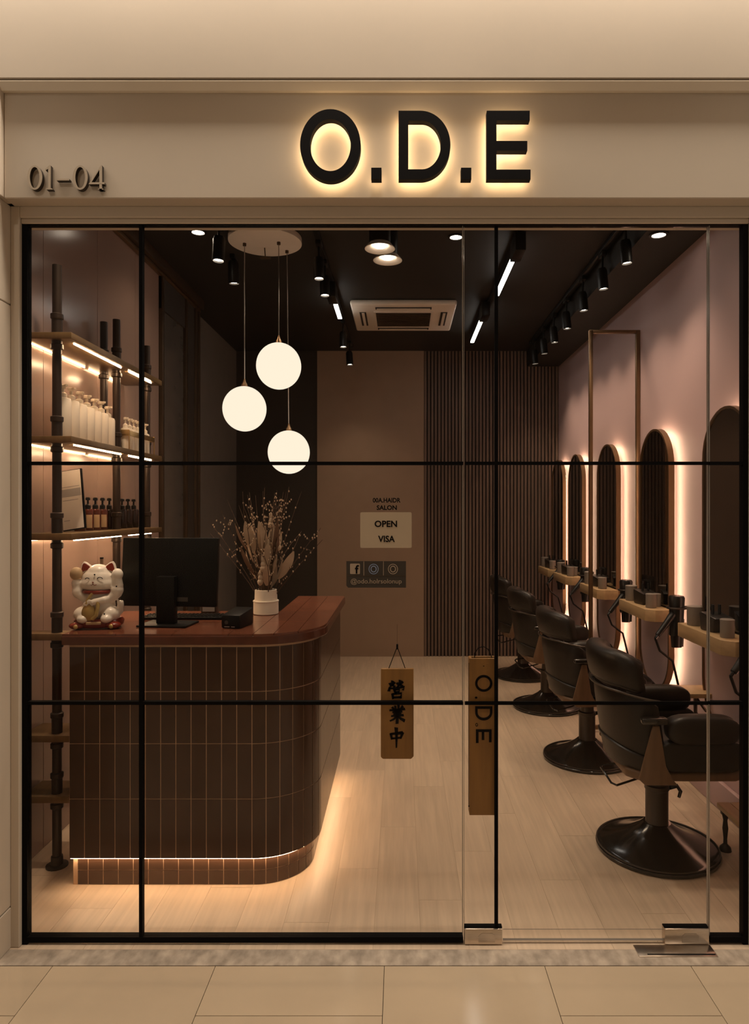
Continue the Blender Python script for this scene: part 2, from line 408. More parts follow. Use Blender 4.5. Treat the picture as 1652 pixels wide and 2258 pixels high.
# back wall: dark bay, taupe bay, slatted bay
tag(B().box(-2.0, -0.977, 7.92, 8.05, 0, 3.6).build('wall_back_dark', M['darkbrown'], smooth=False), 'dark brown rear wall bay behind the globe lamps', 'wall', kind='structure')
tag(B().box(-0.977, 0.264, 7.90, 8.05, 0, 3.6).build('wall_back', M['taupe'], smooth=False), 'plain taupe rear wall bay at the end of the floor', 'wall', kind='structure')
ws = tag(B().box(0.264, 1.90, 7.93, 8.05, 0, 3.6).build('wall_back_slatted', M['slat_back'], smooth=False), 'rear wall bay covered in vertical walnut slats', 'wall', kind='structure')
sl = B().box(0, 0.027, 0, 0.022, 0, 3.56).mesh('slat', M['slat'], smooth=False, bevel=0.002, bseg=1)
k = 0; x = 0.268
while x < 1.81:
    inst('slat', sl, ws, (x, 7.9075, 0)); x += 0.0402

# ------------------------------------------------------------------ shopfront glazing
W = thing('window_1', 'black framed shop window with a grid of slim black bars', 'window', (0, 2.66, 0), kind='structure')
def fb(name, x0, x1, z0, z1, y0=0.0, y1=0.032, m='black', par=None):
    return B().box(x0, x1, y0, y1, z0, z1).build(name, M[m], par or W, smooth=False)
fb('frame_head', -1.484, 1.358, 2.817, 2.838)
fb('frame_jamb', -1.484, -1.463, 0.0, 2.817)
fb('frame_jamb', 1.3375, 1.358, 0.0, 2.817)
fb('frame_sill', -1.463, 0.2425, 0.008, 0.030)
fb('frame_sill', 1.208, 1.3375, 0.008, 0.030)
fb('mullion', -1.0265, -1.0125, 0.030, 2.817, 0.001, 0.022)
for z in (1.8835, 0.9445):
    fb('glazing_bar', -1.463, -1.0265, z-0.0065, z+0.0065, 0.001, 0.022)
    fb('glazing_bar', -1.0125, 0.2425, z-0.0065, z+0.0065, 0.001, 0.022)
    fb('glazing_bar', 1.208, 1.3375, z-0.0065, z+0.0065, 0.001, 0.022)
fb('glass_pane', -1.463, -1.0265, 0.030, 2.817, 0.010, 0.016, 'glass')
fb('glass_pane', -1.0125, 0.241, 0.030, 2.817, 0.010, 0.016, 'glass')
fb('glass_pane', 1.211, 1.3375, 0.030, 2.817, 0.010, 0.016, 'glass')
fb('glass_edge', 0.2395, 0.2425, 0.030, 2.817, 0.010, 0.018, 'glass_edge')
fb('glass_edge', 1.2085, 1.2115, 0.030, 2.817, 0.010, 0.018, 'glass_edge')
D = thing('door_1', 'frameless glass shop door with steel patch fittings', 'door', (0, 2.66, 0), kind='structure')
fb('glass_pane', 0.246, 1.204, 0.012, 2.812, 0.010, 0.018, 'glass', D)
fb('glass_edge', 0.246, 0.2475, 0.012, 2.812, 0.009, 0.019, 'glass_edge', D)
fb('glass_edge', 1.2025, 1.204, 0.012, 2.812, 0.009, 0.019, 'glass_edge', D)
fb('glass_edge', 0.40, 1.035, 0.012, 0.014, 0.008, 0.020, 'glass_edge', D)
fb('glass_edge', 0.40, 1.035, 0.055, 0.0565, 0.009, 0.0105, 'glass_edge', D)
fb('mullion', 0.365, 0.379, 0.06, 2.812, 0.001, 0.009, 'black', D)
for z in (1.8835, 0.9445):
    fb('glazing_bar', 0.249, 0.365, z-0.0065, z+0.0065, 0.001, 0.009, 'black', D)
    fb('glazing_bar', 0.379, 1.202, z-0.0065, z+0.0065, 0.001, 0.009, 'black', D)
for (a, b) in ((0.247, 0.395), (1.03, 1.203)):
    pf = B().box(a, b, -0.004, 0.030, 0.004, 0.064).build('patch_fitting', M['steel'], D, bevel=0.003)
    B().box(a, b, 0.004, 0.026, 0.0642, 0.068).build('gasket', M['black'], pf, smooth=False)
    c0 = (a+b)/2
    B().prism([(c0-0.02, 0.012), (c0+0.045, 0.012), (c0+0.045, 0.04), (c0+0.035, 0.048), (c0-0.008, 0.048), (c0-0.02, 0.036)], -0.0055, -0.0041, 'Y').build('cover_plate', M['steel'], pf, smooth=False)
fp = B().box(0.905, 1.205, -0.075, -0.005, 0.0, 0.004).build('floor_plate', M['steel'], D, bevel=0.001)
B().box(0.94, 1.20, -0.066, -0.06, 0.0041, 0.0048).build('plate_groove', M['black'], fp, smooth=False)

# ------------------------------------------------------------------ letters on the fascia
def ellpts(cx, cz, rx, rz, n=64, a0=0.0):
    return [(cx+rx*math.cos(a0+2*PI*k/n), cz+rz*math.sin(a0+2*PI*k/n)) for k in range(n)]
def dpts(x0, x1, z0, z1, n=40):
    """outline of a D, matched point counts for ring building"""
    pts = []; r = (z1-z0)/2; cz = (z0+z1)/2; sx = (x1-x0)*0.42
    for k in range(n+1):
        a = PI/2-PI*k/n; pts.append((x0+sx+(x1-x0-sx)*math.cos(a), cz+r*math.sin(a)))
    for k in range(1, 6): pts.append((x0+sx*(1-k/5), z0))
    for k in range(1, 6): pts.append((x0, z0+(z1-z0)*k/5))
    for k in range(1, 5): pts.append((x0+sx*k/5, z1))
    return pts
def epts(x0, x1, z0, z1, t):
    m = (z0+z1)/2-0.003
    return [(x0, z0), (x1, z0), (x1, z0+t), (x0+t, z0+t), (x0+t, m-t/2), (x1-0.012, m-t/2), (x1-0.012, m+t/2), (x0+t, m+t/2), (x0+t, z1-t), (x1-0.003, z1-t), (x1-0.003, z1), (x0, z1)]
def sign_letter(name, label, cx, fn):
    t = thing(name, label, 'sign letter', (cx, 2.575, 2.919), group='halo lit letters of the shop sign')
    fn(0.0, B(), -0.062, -0.034).build('face', M['ink'], t, smooth=True, angle=30)
    fn(0.004, B(), -0.0335, -0.031).build('halo_led', M['led_sign'], t, smooth=False)
    B().box(-0.006, 0.006, -0.031, -0.0005, 0.024, 0.030).build('standoff', M['ink'], t, smooth=False) if 'letter O' not in label else B().cyl((0, -0.031, 0.022), 0.004, 0.0305, 8, 'Y').build('standoff', M['ink'], t)
    return t
Z0 = 0.0035; Z1 = 0.257
sign_letter('sign_letter', 'large black halo-lit letter O on the fascia', -0.262, lambda i, b, a, c: b.ring(ellpts(0, 0.130, 0.112-i, 0.133-i), ellpts(0, 0.130, 0.075+i, 0.096+i), a, c))
sign_letter('sign_letter', 'large black halo-lit letter D on the fascia', 0.086, lambda i, b, a, c: b.ring(dpts(-0.096+i, 0.096-i, Z0+i, Z1-i), dpts(-0.060-i, 0.060+i, Z0+0.037-i, Z1-0.037+i), a, c))
sign_letter('sign_letter', 'large black halo-lit letter E on the fascia', 0.397, lambda i, b, a, c: b.prism([(x+(i if x < 0 else -i)*(1 if abs(x) > 0.05 else 0), z) for x, z in epts(-0.081, 0.081, Z0+i, Z1-i, 0.036-2*i)], a, c, 'Y'))
for nm, cx in (('between the O and the D', -0.092), ('between the D and the E', 0.240)):
    sign_letter('sign_full_stop', 'small square halo-lit full stop %s' % nm, cx, lambda i, b, a, c: b.box(-0.019+i, 0.019-i, a, c, Z0+i, Z0+0.043-i))

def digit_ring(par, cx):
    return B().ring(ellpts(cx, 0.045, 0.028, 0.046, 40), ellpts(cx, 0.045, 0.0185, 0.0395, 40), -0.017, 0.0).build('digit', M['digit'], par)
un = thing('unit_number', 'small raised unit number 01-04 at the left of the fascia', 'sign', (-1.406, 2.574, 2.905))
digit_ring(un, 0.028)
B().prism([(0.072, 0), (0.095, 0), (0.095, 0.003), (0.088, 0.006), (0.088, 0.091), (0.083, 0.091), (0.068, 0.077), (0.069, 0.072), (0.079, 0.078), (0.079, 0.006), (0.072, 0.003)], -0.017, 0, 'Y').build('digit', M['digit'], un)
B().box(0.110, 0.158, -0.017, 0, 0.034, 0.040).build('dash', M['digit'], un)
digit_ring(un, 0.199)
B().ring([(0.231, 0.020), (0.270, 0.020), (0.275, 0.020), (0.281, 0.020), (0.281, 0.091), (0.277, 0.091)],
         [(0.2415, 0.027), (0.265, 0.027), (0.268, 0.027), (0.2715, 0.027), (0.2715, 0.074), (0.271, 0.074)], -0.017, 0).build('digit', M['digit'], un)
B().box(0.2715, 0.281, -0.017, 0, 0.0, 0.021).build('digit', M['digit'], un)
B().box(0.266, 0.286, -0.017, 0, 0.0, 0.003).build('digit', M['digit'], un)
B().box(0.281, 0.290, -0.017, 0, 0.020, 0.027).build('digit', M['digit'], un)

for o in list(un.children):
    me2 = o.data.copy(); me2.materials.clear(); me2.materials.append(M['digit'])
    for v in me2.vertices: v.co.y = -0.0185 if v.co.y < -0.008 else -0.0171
    o.data.materials.clear(); o.data.materials.append(M['shade_dark'])  # sides darker than the face, as painted shade
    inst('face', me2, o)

# ------------------------------------------------------------------ reception counter
CX0, CX1, CY0, CY1, CR = -1.49, -0.39, 3.05, 4.36, 0.28
def cpath(s, off=0.0):
    """point and outward normal at arc length s along the counter front; off moves outward"""
    L1 = (CX1-CR)-CX0; L2 = CR*PI/2
    if s < L1: p = (CX0+s, CY0); n = (0, -1)
    elif s < L1+L2:
        a = (s-L1)/CR; n = (math.sin(a), -math.cos(a)); p = (CX1-CR+CR*n[0], CY0+CR+CR*n[1])
    else: p = (CX1, CY0+CR+(s-L1-L2)); n = (1, 0)
    return (p[0]+n[0]*off, p[1]+n[1]*off)
L1 = (CX1-CR)-CX0; L2 = CR*PI/2; L3 = CY1-CY0-CR
def cuts(off=0.0):
    n1 = 12; n2 = 7; n3 = 15
    return [L1*i/n1 for i in range(n1)]+[L1+L2*i/n2 for i in range(n2)]+[L1+L2+L3*i/n3 for i in range(n3+1)]
def path_pts(off, smax=None):
    pts = [cpath(0, off), cpath(L1, off)]+[cpath(L1+L2*i/20, off) for i in range(1, 20)]+[cpath(L1+L2, off), cpath(L1+L2+L3, off)]
    return pts
C = thing('reception_counter', 'curved reception counter clad in dark brown tiles with a lit base', 'counter', (0, 0, 0))
inner = [(-0.66, CY1), (-0.66, 3.70), (CX0, 3.70)]
B().prism(path_pts(-0.0035)+inner, 0.138, 1.10, 'Z').build('body', M['cgrout'], C, smooth=False)
B().prism(path_pts(-0.0395)+[(-0.66, CY1), (-0.66, 3.68), (CX0+0.02, 3.68)], 0.0, 0.138, 'Z').build('plinth', M['cgrout'], C, smooth=False)
def tile_piece(s0, s1, o0, o1, z0, z1, m, name):
    arc = s1 > L1-1e-6 and s0 < L1+L2+1e-6
    n = 5 if arc else 1
    po = [cpath(s0+(s1-s0)*i/n, o1) for i in range(n+1)]
    pi_ = [cpath(s0+(s1-s0)*i/n, o0) for i in range(n+1)]
    cx = sum(p[0] for p in po)/len(po); cy = sum(p[1] for p in po)/len(po)
    b = B().prism([(p[0]-cx, p[1]-cy) for p in po+list(reversed(pi_))], z0, z1, 'Z')
    return b.build(name, m, C, (cx, cy, 0), smooth=False)
cs = cuts()
rows = [(0.138, 0.402), (0.406, 0.650), (0.654, 0.884), (0.888, 1.085)]
g = 0.0021
for i in range(len(cs)-1):
    for (z0, z1) in rows:
        tile_piece(cs[i]+g, cs[i+1]-g, -0.0035, -0.001, z0, z1, M['ctile'], 'tile')
    for (z0, z1) in ((0.003, 0.064), (0.068, 0.122)):
        tile_piece(max(cs[i], 0.02)+g, cs[i+1]-g, -0.0395, -0.037, z0, z1, M['ctile'], 'plinth_tile')
# LED strip tucked under the cladding
ob = path_pts(-0.014); ib = path_pts(-0.026)
B().prism(ob+list(reversed(ib)), 0.130, 0.1365, 'Z').build('led_strip', M['led_counter'], C, smooth=False)
# top: slab and inlaid tiles
top_out = path_pts(0.03); top_out[0] = (CX0-0.02, CY0-0.03); top_out[-1] = (CX1+0.03, CY1+0.01)
top_poly = top_out+[(-0.665, CY1+0.01), (-0.665, 3.72), (CX0-0.02, 3.72)]
B().prism(top_poly, 1.10, 1.140, 'Z').build('top_slab', M['ctop_edge'], C, smooth=False, bevel=0.004)
def clip(poly, ax, v, keep_greater):
    out = []
    for i in range(len(poly)):
        a = poly[i-1]; b = poly[i]
        ia = (a[ax] > v) == keep_greater; ib_ = (b[ax] > v) == keep_greater
        if ia != ib_:
            t = (v-a[ax])/(b[ax]-a[ax]); out.append((a[0]+(b[0]-a[0])*t, a[1]+(b[1]-a[1])*t))
        if ib_: out.append(b)
    return out
tile_src = path_pts(0.026); tile_src[0] = (CX0-0.018, CY0-0.026); tile_src[-1] = (CX1+0.026, CY1+0.008)
tile_src += [(-0.662, CY1+0.008), (-0.662, 3.717), (CX0-0.018, 3.717)]
gx = [-1.52, -1.27, -1.02, -0.77, -0.66, -0.57, -0.47, -0.36]
gy = [3.01, 3.37, 3.73, 4.05, 4.38]
for i in range(len(gx)-1):
    for j in range(len(gy)-1):
        p = tile_src
        for (ax, v, kg) in ((0, gx[i]+0.0012, True), (0, gx[i+1]-0.0012, False), (1, gy[j]+0.0012, True), (1, gy[j+1]-0.0012, False)):
            if p: p = clip(p, ax, v, kg)
        if len(p) >= 3:
            area = abs(sum(p[k-1][0]*p[k][1]-p[k][0]*p[k-1][1] for k in range(len(p))))/2
            if area > 2e-4:
                cx = sum(q[0] for q in p)/len(p); cy = sum(q[1] for q in p)/len(p)
                B().prism([(q[0]-cx, q[1]-cy) for q in p], 1.140, 1.149, 'Z').build('top_tile', M['ctop'], C, (cx, cy, 0), smooth=False)
CT = 1.149

# ------------------------------------------------------------------ pipe shelving on the left wall
S = thing('pipe_shelving', 'dark iron pipe shelving with brass shelves and warm strip lights', 'shelf unit', (-1.80, 3.2, 0))
def spole(y, xx, z0, z1, joints):
    p = B().cyl((xx, y-3.2, z0), 0.021, z1-z0, 16).build('pole', M['pipe'], S)
    for z in joints:
        if z0 < z < z1:
            B().lathe([(0.021, -0.075), (0.029, -0.07), (0.029, -0.05), (0.024, -0.045), (0.024, 0.07), (0.029, 0.075), (0.029, 0.095), (0.021, 0.1)], (xx, y-3.2, z), 16).build('pipe_coupling', M['pipe'], p)
    if z0 < 0.01:
        B().lathe([(0.05, 0), (0.05, 0.008), (0.028, 0.012), (0.026, 0.05), (0.021, 0.052)], (xx, y-3.2, 0), 16).build('floor_flange', M['pipe'], p)
levels = [2.54, 2.05, 1.59, 1.117, 0.637, 0.35]
spole(3.25, 0.155, 0, 2.87, levels)
spole(3.93, 0.155, 0, 2.80, levels[:4])
spole(3.98, 0.06, 2.05, 2.80, levels[:3])
spole(4.395, 0.155, 0, 2.76, levels[:4])
for z in levels:
    y1 = 4.42 if z > 1.2 else 3.40
    if z < 1.2 and z > 1.0: y1 = 3.30
    yy0 = 3.205
    b = B()
    sh = b.box(0.006, 0.245, yy0-3.2, y1-3.2, z-0.032, z).build('shelf', M['shelfwood'], S, bevel=0.003)
    if z > 1.2:
        for (a, c) in ((3.29, 3.84), (3.95, 4.30)):
            B().box(0.214, 0.220, a-3.2, c-3.2, z-0.038, z-0.033).build('led_strip', M['led'], sh, smooth=False)
            B().box(0.010, 0.015, a-3.2-0.06, c-3.2, z-0.038, z-0.033).build('led_strip', M['led_wall'], sh, smooth=False)

def pump_bottle(name, label, cat, loc, r, h, body, pump, group, tier=0, rz=0.0, lab=None):
    t = thing(name, label, cat, loc, rz, group)
    key = (name, r, h, body, pump)
    if key not in PB:
        PB[key] = (B().lathe([(r*0.92, 0), (r, 0.006), (r, h*0.90), (r*0.90, h*0.97), (r*0.45, h), (r*0.42, h+0.004)], seg=20).mesh('body', M[body]),
                   B().lathe([(r*0.5, h), (r*0.5, h+0.018), (r*0.36, h+0.022), (r*0.18, h+0.026), (r*0.18, h+0.045), (r*0.42, h+0.047), (r*0.42, h+0.058), (r*0.3, h+0.062)], seg=14)
                   .box(-0.006, 0.006, -r*1.05, 0, h+0.049, h+0.059).mesh('pump', M[pump]))
    inst('body', PB[key][0], t); inst('pump', PB[key][1], t)
    if lab:
        kk = ('lab', r, h)
        if kk not in PB:
            n = 8; rr = r+0.0006
            arc = [(rr*math.sin(a), -rr*math.cos(a)) for a in [(-0.75+1.5*i/n) for i in range(n+1)]]
            arc2 = [(p[0]*0.99, p[1]*0.985) for p in reversed(arc)]
            PB[kk] = B().prism(arc+arc2, h*0.12, h*0.72, 'Z').mesh('label', M['label'])
        inst('paper_label', PB[kk], t)
    return t
PB = {}
for i in range(7):
    hh = [0.205, 0.205, 0.20, 0.195, 0.19, 0.19, 0.175][i]
    pump_bottle('pump_bottle', '%s tall white pump bottle from the window on the lit shelf' % ORD[i], 'bottle', (-1.665, 3.345+i*0.085, 2.0502), 0.040, hh, 'cream', 'cream', 'tall white pump bottles on the upper shelf', rz=0.9)
for i in range(6):
    pump_bottle('small_pump_bottle', '%s small white pump bottle from the window behind the brass rail' % ORD[i], 'bottle', (-1.625, 4.005+i*0.062, 2.0502), 0.027, 0.135, 'cream', 'cream', 'small white pump bottles on the upper shelf', rz=0.9)
rl = thing('brass_rail', 'brass rail holding the small white bottles on the lit shelf', 'rack', (-1.62, 3.965, 2.0502))
B().box(-0.045, 0.035, 0.0, 0.006, 0.085, 0.12).build('end_plate', M['brass'], rl, bevel=0.001)
B().box(0.030, 0.036, 0.006, 0.40, 0.085, 0.115).build('front_bar', M['brass'], rl, bevel=0.001)
B().box(-0.045, 0.035, 0.400, 0.406, 0.085, 0.12).build('end_plate', M['brass'], rl, bevel=0.001)
for yy in (0.0, 0.40):
    B().box(0.030, 0.036, yy, yy+0.006, 0.0, 0.085).build('rail_post', M['brass'], rl, bevel=0.001)
for i in range(9):
    amber = i < 4
    pump_bottle('amber_bottle' if amber else 'dark_bottle', ('%s amber pump bottle with a cream label beside the menu board' % ORD[i]) if amber else ('%s black-brown pump bottle from the amber bottles on the middle shelf' % ORD[i-4]), 'bottle',
                (-1.70, 3.60+i*0.090, 1.5902), 0.030, 0.118, 'amber' if amber else 'darkbottle', 'lampblack', 'dark pump bottles on the middle shelf', rz=0.45, lab=amber)
mb = thing('menu_board', 'leaning white price board with a grey band beside the amber bottles', 'board', (-1.652, 3.44, 1.5905))
Rm = Matrix.Rotation(math.radians(-9), 4, 'Y') @ Matrix.Rotation(math.radians(-10), 4, 'X')
mbb = B().box(-0.058, 0.058, 0, 0.010, 0.012, 0.325); mbb.xf(Rm); mbb.build('backing', M['black'], mb, smooth=False)
f = B().box(-0.056, 0.050, -0.002, 0, 0.016, 0.322); f.xf(Rm); f.build('sheet', M['paper'], mb, smooth=False)
f = B().box(-0.054, 0.048, -0.003, -0.002, 0.185, 0.225); f.xf(Rm); f.build('grey_band', M['paper_grey'], mb, smooth=False)
for (z, wd) in ((0.235, 0.09), (0.165, 0.08), (0.06, 0.03)):
    f = B().box(-0.048, -0.048+wd, -0.003, -0.002, z, z+0.003); f.xf(Rm); f.build('printed_line', M['paper_grey'], mb, smooth=False)
for z, lab in ((0.6372, 'upper'), (0.3502, 'lower')):
    t = thing('styling_tool', 'black styling tool lying on the %s floor-side pipe shelf' % lab, 'tool', (-1.60, 3.33, z))
    B().lathe([(0.018, 0), (0.022, 0.01), (0.022, 0.06), (0.012, 0.07), (0.012, 0.12), (0.02, 0.125), (0.02, 0.13)], seg=14).build('body', M['dryer'], t)
    B().tube([(0, 0, 0.03), (0.03, -0.02, 0.05), (0.045, -0.03, 0.09)], 0.008).build('handle', M['dryer'], t)

# ------------------------------------------------------------------ things on the counter
# lucky cat figurine
cat = thing('lucky_cat_figurine', 'white ceramic lucky cat with red collar on a red stand', 'figurine', (-1.425, 3.21, CT+0.0005), rz=0.12)
cat.scale = (1.08, 1.08, 1.08)
b = B()
b.ell((0, 0, 0.095), (0.068, 0.058, 0.075)); b.ell((0, -0.004, 0.13), (0.055, 0.048, 0.05))
b.ell((0, -0.008, 0.208), (0.070, 0.058, 0.054)); b.ell((0, -0.018, 0.192), (0.073, 0.052, 0.040)); b.ell((0, -0.008, 0.235), (0.05, 0.045, 0.040))
for s_ in (-1, 1):
    b.ell((s_*0.055, -0.03, 0.062), (0.042, 0.042, 0.034)); b.ell((s_*0.048, -0.058, 0.045), (0.026, 0.03, 0.02))
# right (viewer's right) raised arm and paw
b.tube([(0.05, -0.02, 0.13), (0.082, -0.03, 0.15), (0.088, -0.032, 0.185), (0.084, -0.034, 0.215)], 0.026, 10, r_end=0.02)
b.ell((0.086, -0.036, 0.232), (0.024, 0.022, 0.026)); b.ell((0.083, -0.03, 0.165), (0.027, 0.026, 0.032))
# left raised arm
b.tube([(-0.05, -0.02, 0.13), (-0.078, -0.03, 0.15), (-0.084, -0.03, 0.19)], 0.022, 10, r_end=0.018)
b.ell((-0.085, -0.03, 0.195), (0.020, 0.02, 0.020)); b.ell((-0.082, -0.03, 0.16), (0.022, 0.022, 0.024))
# front arm over belly and tail
b.tube([(0.052, -0.03, 0.13), (0.035, -0.058, 0.125), (0.0, -0.066, 0.118), (-0.012, -0.066, 0.112)], 0.017, 10, r_end=0.014)
b.tube([(0.06, 0.0, 0.06), (0.092, -0.02, 0.07), (0.098, -0.03, 0.10), (0.096, -0.032, 0.118)], 0.016, 10, r_end=0.014)
body = inst('body', remeshed(b, 'body', M['catwhite'], 0.004, 5), cat)
for s_ in (-1, 1):
    e = B().lathe([(0.030, 0), (0.024, 0.018), (0.012, 0.036), (0.002, 0.044)], seg=16, ry=0.45)
    e.xf(Matrix.Translation((s_*0.047, -0.008, 0.245)) @ Matrix.Rotation(s_*0.33, 4, 'Y'))
    eo = e.build('ear', M['catwhite'], cat)
    e = B().lathe([(0.022, 0), (0.017, 0.015), (0.008, 0.028), (0.001, 0.033)], seg=16, ry=0.28)
    e.xf(Matrix.Translation((s_*0.0475, -0.0185, 0.249)) @ Matrix.Rotation(s_*0.33, 4, 'Y'))
    e.build('inner_ear', M['red'], eo)
B().tube([(0.058*math.cos(a), -0.012+0.052*math.sin(a), 0.158) for a in [2*PI*k/28 for k in range(28)]], 0.0085, 8, True).build('collar', M['red'], cat)
B().ell((-0.022, -0.070, 0.072), (0.030, 0.010, 0.036)).build('coin', M['gold'], cat)
B().tube([(-0.008, -0.066, 0.155), (-0.028, -0.072, 0.125), (-0.03, -0.074, 0.11)], 0.006, 8).build('bib', M['gold'], cat)
B().prism([(-0.045, 0.112), (-0.030, 0.100), (-0.018, 0.112), (-0.006, 0.100), (0.004, 0.118), (-0.02, 0.13)], -0.078, -0.066, 'Y').build('bow', M['catwhite'], cat, bevel=0.002)
B().tube([(0.012, -0.066, 0.128), (0.018, -0.076, 0.10), (0.012, -0.082, 0.062), (-0.004, -0.080, 0.045)], 0.008, 8).build('cord', M['gold'], cat)
B().ell((-0.086, -0.03, 0.236), (0.026, 0.024, 0.028)).build('mallet_head', M['label'], cat)
def eye(cx, cz, ang, r0=0.010):
    pts = [(cx+r0*math.cos(a), -0.0635+0.2*abs(math.cos(a))*r0, cz+r0*0.8*math.sin(a)) for a in [0.1+(PI-0.2)*k/8 for k in range(9)]]
    return B().tube(pts, 0.0016, 6)
eye(0.022, 0.214, 0, 0.011).build('eye', M['ink'], cat, loc=(0, -0.003, 0))
eye(-0.030, 0.214, 0, 0.008).build('eye', M['ink'], cat, loc=(0, -0.002, 0))
B().ell((-0.005, -0.070, 0.202), (0.004, 0.003, 0.003), 10, 6).build('nose', M['red'], cat)
B().tube([(-0.016, -0.070, 0.192), (-0.009, -0.072, 0.189), (-0.005, -0.072, 0.196), (0.002, -0.072, 0.189), (0.010, -0.070, 0.192)], 0.0013, 6).build('mouth', M['red'], cat)
for p in ((0.0, -0.064, 0.234), (0.042, -0.071, 0.066), (0.088, -0.058, 0.182)):
    B().ell(p, (0.0035, 0.003, 0.0035), 8, 6).build('painted_spot', M['ink'], cat)
st = B(); st.lathe([(0.088, 0.004), (0.10, 0.012), (0.104, 0.03), (0.095, 0.042), (0.06, 0.046)], seg=28, ry=0.75)
sto = st.build('stand', M['red'], cat)
for s_ in (-1, 1):
    B().ell((s_*0.075, -0.055, 0.016), (0.032, 0.028, 0.0158)).build('foot_roll', M['red'], sto)
    B().ell((s_*0.072, -0.080, 0.014), (0.010, 0.006, 0.010), 10, 6).build('gold_knob', M['gold'], sto)
B().box(-0.03, 0.03, -0.083, -0.072, 0.022, 0.034).build('name_plate', M['label'], sto, bevel=0.002)
B().cyl((0.004, 0.02, 0.262), 0.0075, 0.034, 10).build('stick', M['walnut'], cat)
B().cyl((0.004, 0.02, 0.296), 0.0078, 0.006, 10).build('stick_tip', M['ink'], cat)

# monitor seen from behind
mo = thing('computer_monitor', 'black computer monitor on a stand seen from behind on the counter', 'monitor', (-1.12, 3.25, CT+0.0005), rz=-0.10)
B().box(-0.12, 0.12, -0.07, 0.10, 0, 0.010).build('base', M['screen'], mo, bevel=0.004)
B().box(-0.045, 0.045, -0.02, 0.02, 0.010, 0.235).build('neck', M['screen'], mo, bevel=0.004)
p = B().box(-0.24, 0.24, 0.022, 0.050, 0.09, 0.42); p.xf(Matrix.Translation((0, 0, 0.25)) @ Matrix.Rotation(math.radians(-5), 4, 'X') @ Matrix.Translation((0, 0, -0.25)))
p.build('display_housing', M['screen'], mo, bevel=0.006)
p = B().box(-0.234, 0.234, 0.0502, 0.0515, 0.098, 0.414); p.xf(Matrix.Translation((0, 0, 0.25)) @ Matrix.Rotation(math.radians(-5), 4, 'X') @ Matrix.Translation((0, 0, -0.25)))
p.build('screen', M['screen_face'], mo, smooth=False)
p = B().box(0.04, 0.10, 0.0195, 0.0222, 0.115, 0.135); p.xf(Matrix.Translation((0, 0, 0.25)) @ Matrix.Rotation(math.radians(-5), 4, 'X') @ Matrix.Translation((0, 0, -0.25)))
p.build('rating_label', M['boxdark'], mo, smooth=False)
kb = thing('keyboard', 'black computer keyboard behind the monitor stand', 'keyboard', (-1.10, 3.47, CT+0.0005))
B().box(-0.21, 0.21, -0.06, 0.06, 0, 0.014).build('case', M['screen'], kb, bevel=0.003)
ky = B().box(-0.006, 0.006, -0.006, 0.006, 0.0145, 0.018).mesh('key', M['lampblack'], smooth=False)
for r_ in range(5):
    for c_ in range(22):
        inst('key', ky, kb, (-0.195+c_*0.0186, -0.045+r_*0.022, 0))
ct = thing('card_terminal', 'small black card terminal on the counter beside the monitor', 'card reader', (-0.775, 3.25, CT+0.0005), rz=-0.22)
B().prism([(-0.09, 0), (0.06, 0), (0.06, 0.082), (-0.09, 0.062)], -0.047, 0.047, 'X').build('body', M['screen'], ct, bevel=0.007)
B().cyl((-0.02, -0.0915, 0.028), 0.009, 0.004, 14, 'Y').build('button', M['chair_grey'], ct)
B().box(-0.03, -0.005, -0.0915, -0.0895, 0.006, 0.010).build('slot', M['cup'], ct, smooth=False)
B().box(0.005, 0.022, -0.0915, -0.0895, 0.006, 0.010).build('slot', M['cup'], ct, smooth=False)
for nm, lab, x_, y_, w_, h_, m_ in (('desk_box', 'small pale box on the counter left of the monitor stand', -1.27, 3.60, 0.045, 0.075, 'cup'), ('desk_box', 'small pale box on the counter right of the monitor stand', -1.02, 3.63, 0.08, 0.07, 'boxdark')):
    t = thing(nm, lab, 'box', (x_, y_, CT+0.0005))
    B().box(-w_/2, w_/2, -0.03, 0.03, 0, h_).build('carton', M[m_], t, bevel=0.003)
    B().box(-w_/2*0.8, w_/2*0.8, -0.031, -0.030, h_*0.2, h_*0.8).build('printed_front', M['paper_grey'], t, smooth=False)

# vase and dried bouquet
va = thing('vase', 'cream two-tier ceramic vase at the corner of the counter', 'vase', (-0.72, 3.62, CT+0.0005))
B().lathe([(0.062, 0), (0.066, 0.003), (0.0655, 0.066), (0.060, 0.070), (0.058, 0.128), (0.053, 0.130), (0.050, 0.128), (0.050, 0.02), (0.0, 0.02)], seg=32).build('body', M['cream'], va)
B().lathe([(0.0657, 0.064), (0.068, 0.066), (0.068, 0.071), (0.0657, 0.073)], seg=32).build('rim_band', M['cream'], va)
bq = thing('dried_bouquet', 'bouquet of dried twigs, buds and pale leaves in the vase', 'bouquet', (-0.72, 3.62, CT+0.025))
rnd = random.Random(11)
def curve_pts(a, spread, h, bend, n=7):
    pts = []
    for i in range(n):
        t = i/(n-1)
        r = 0.012+spread*(t**1.25); an = a+bend*t*t
        pts.append((r*math.cos(an), r*math.sin(an)*0.8, h*t))
    return pts
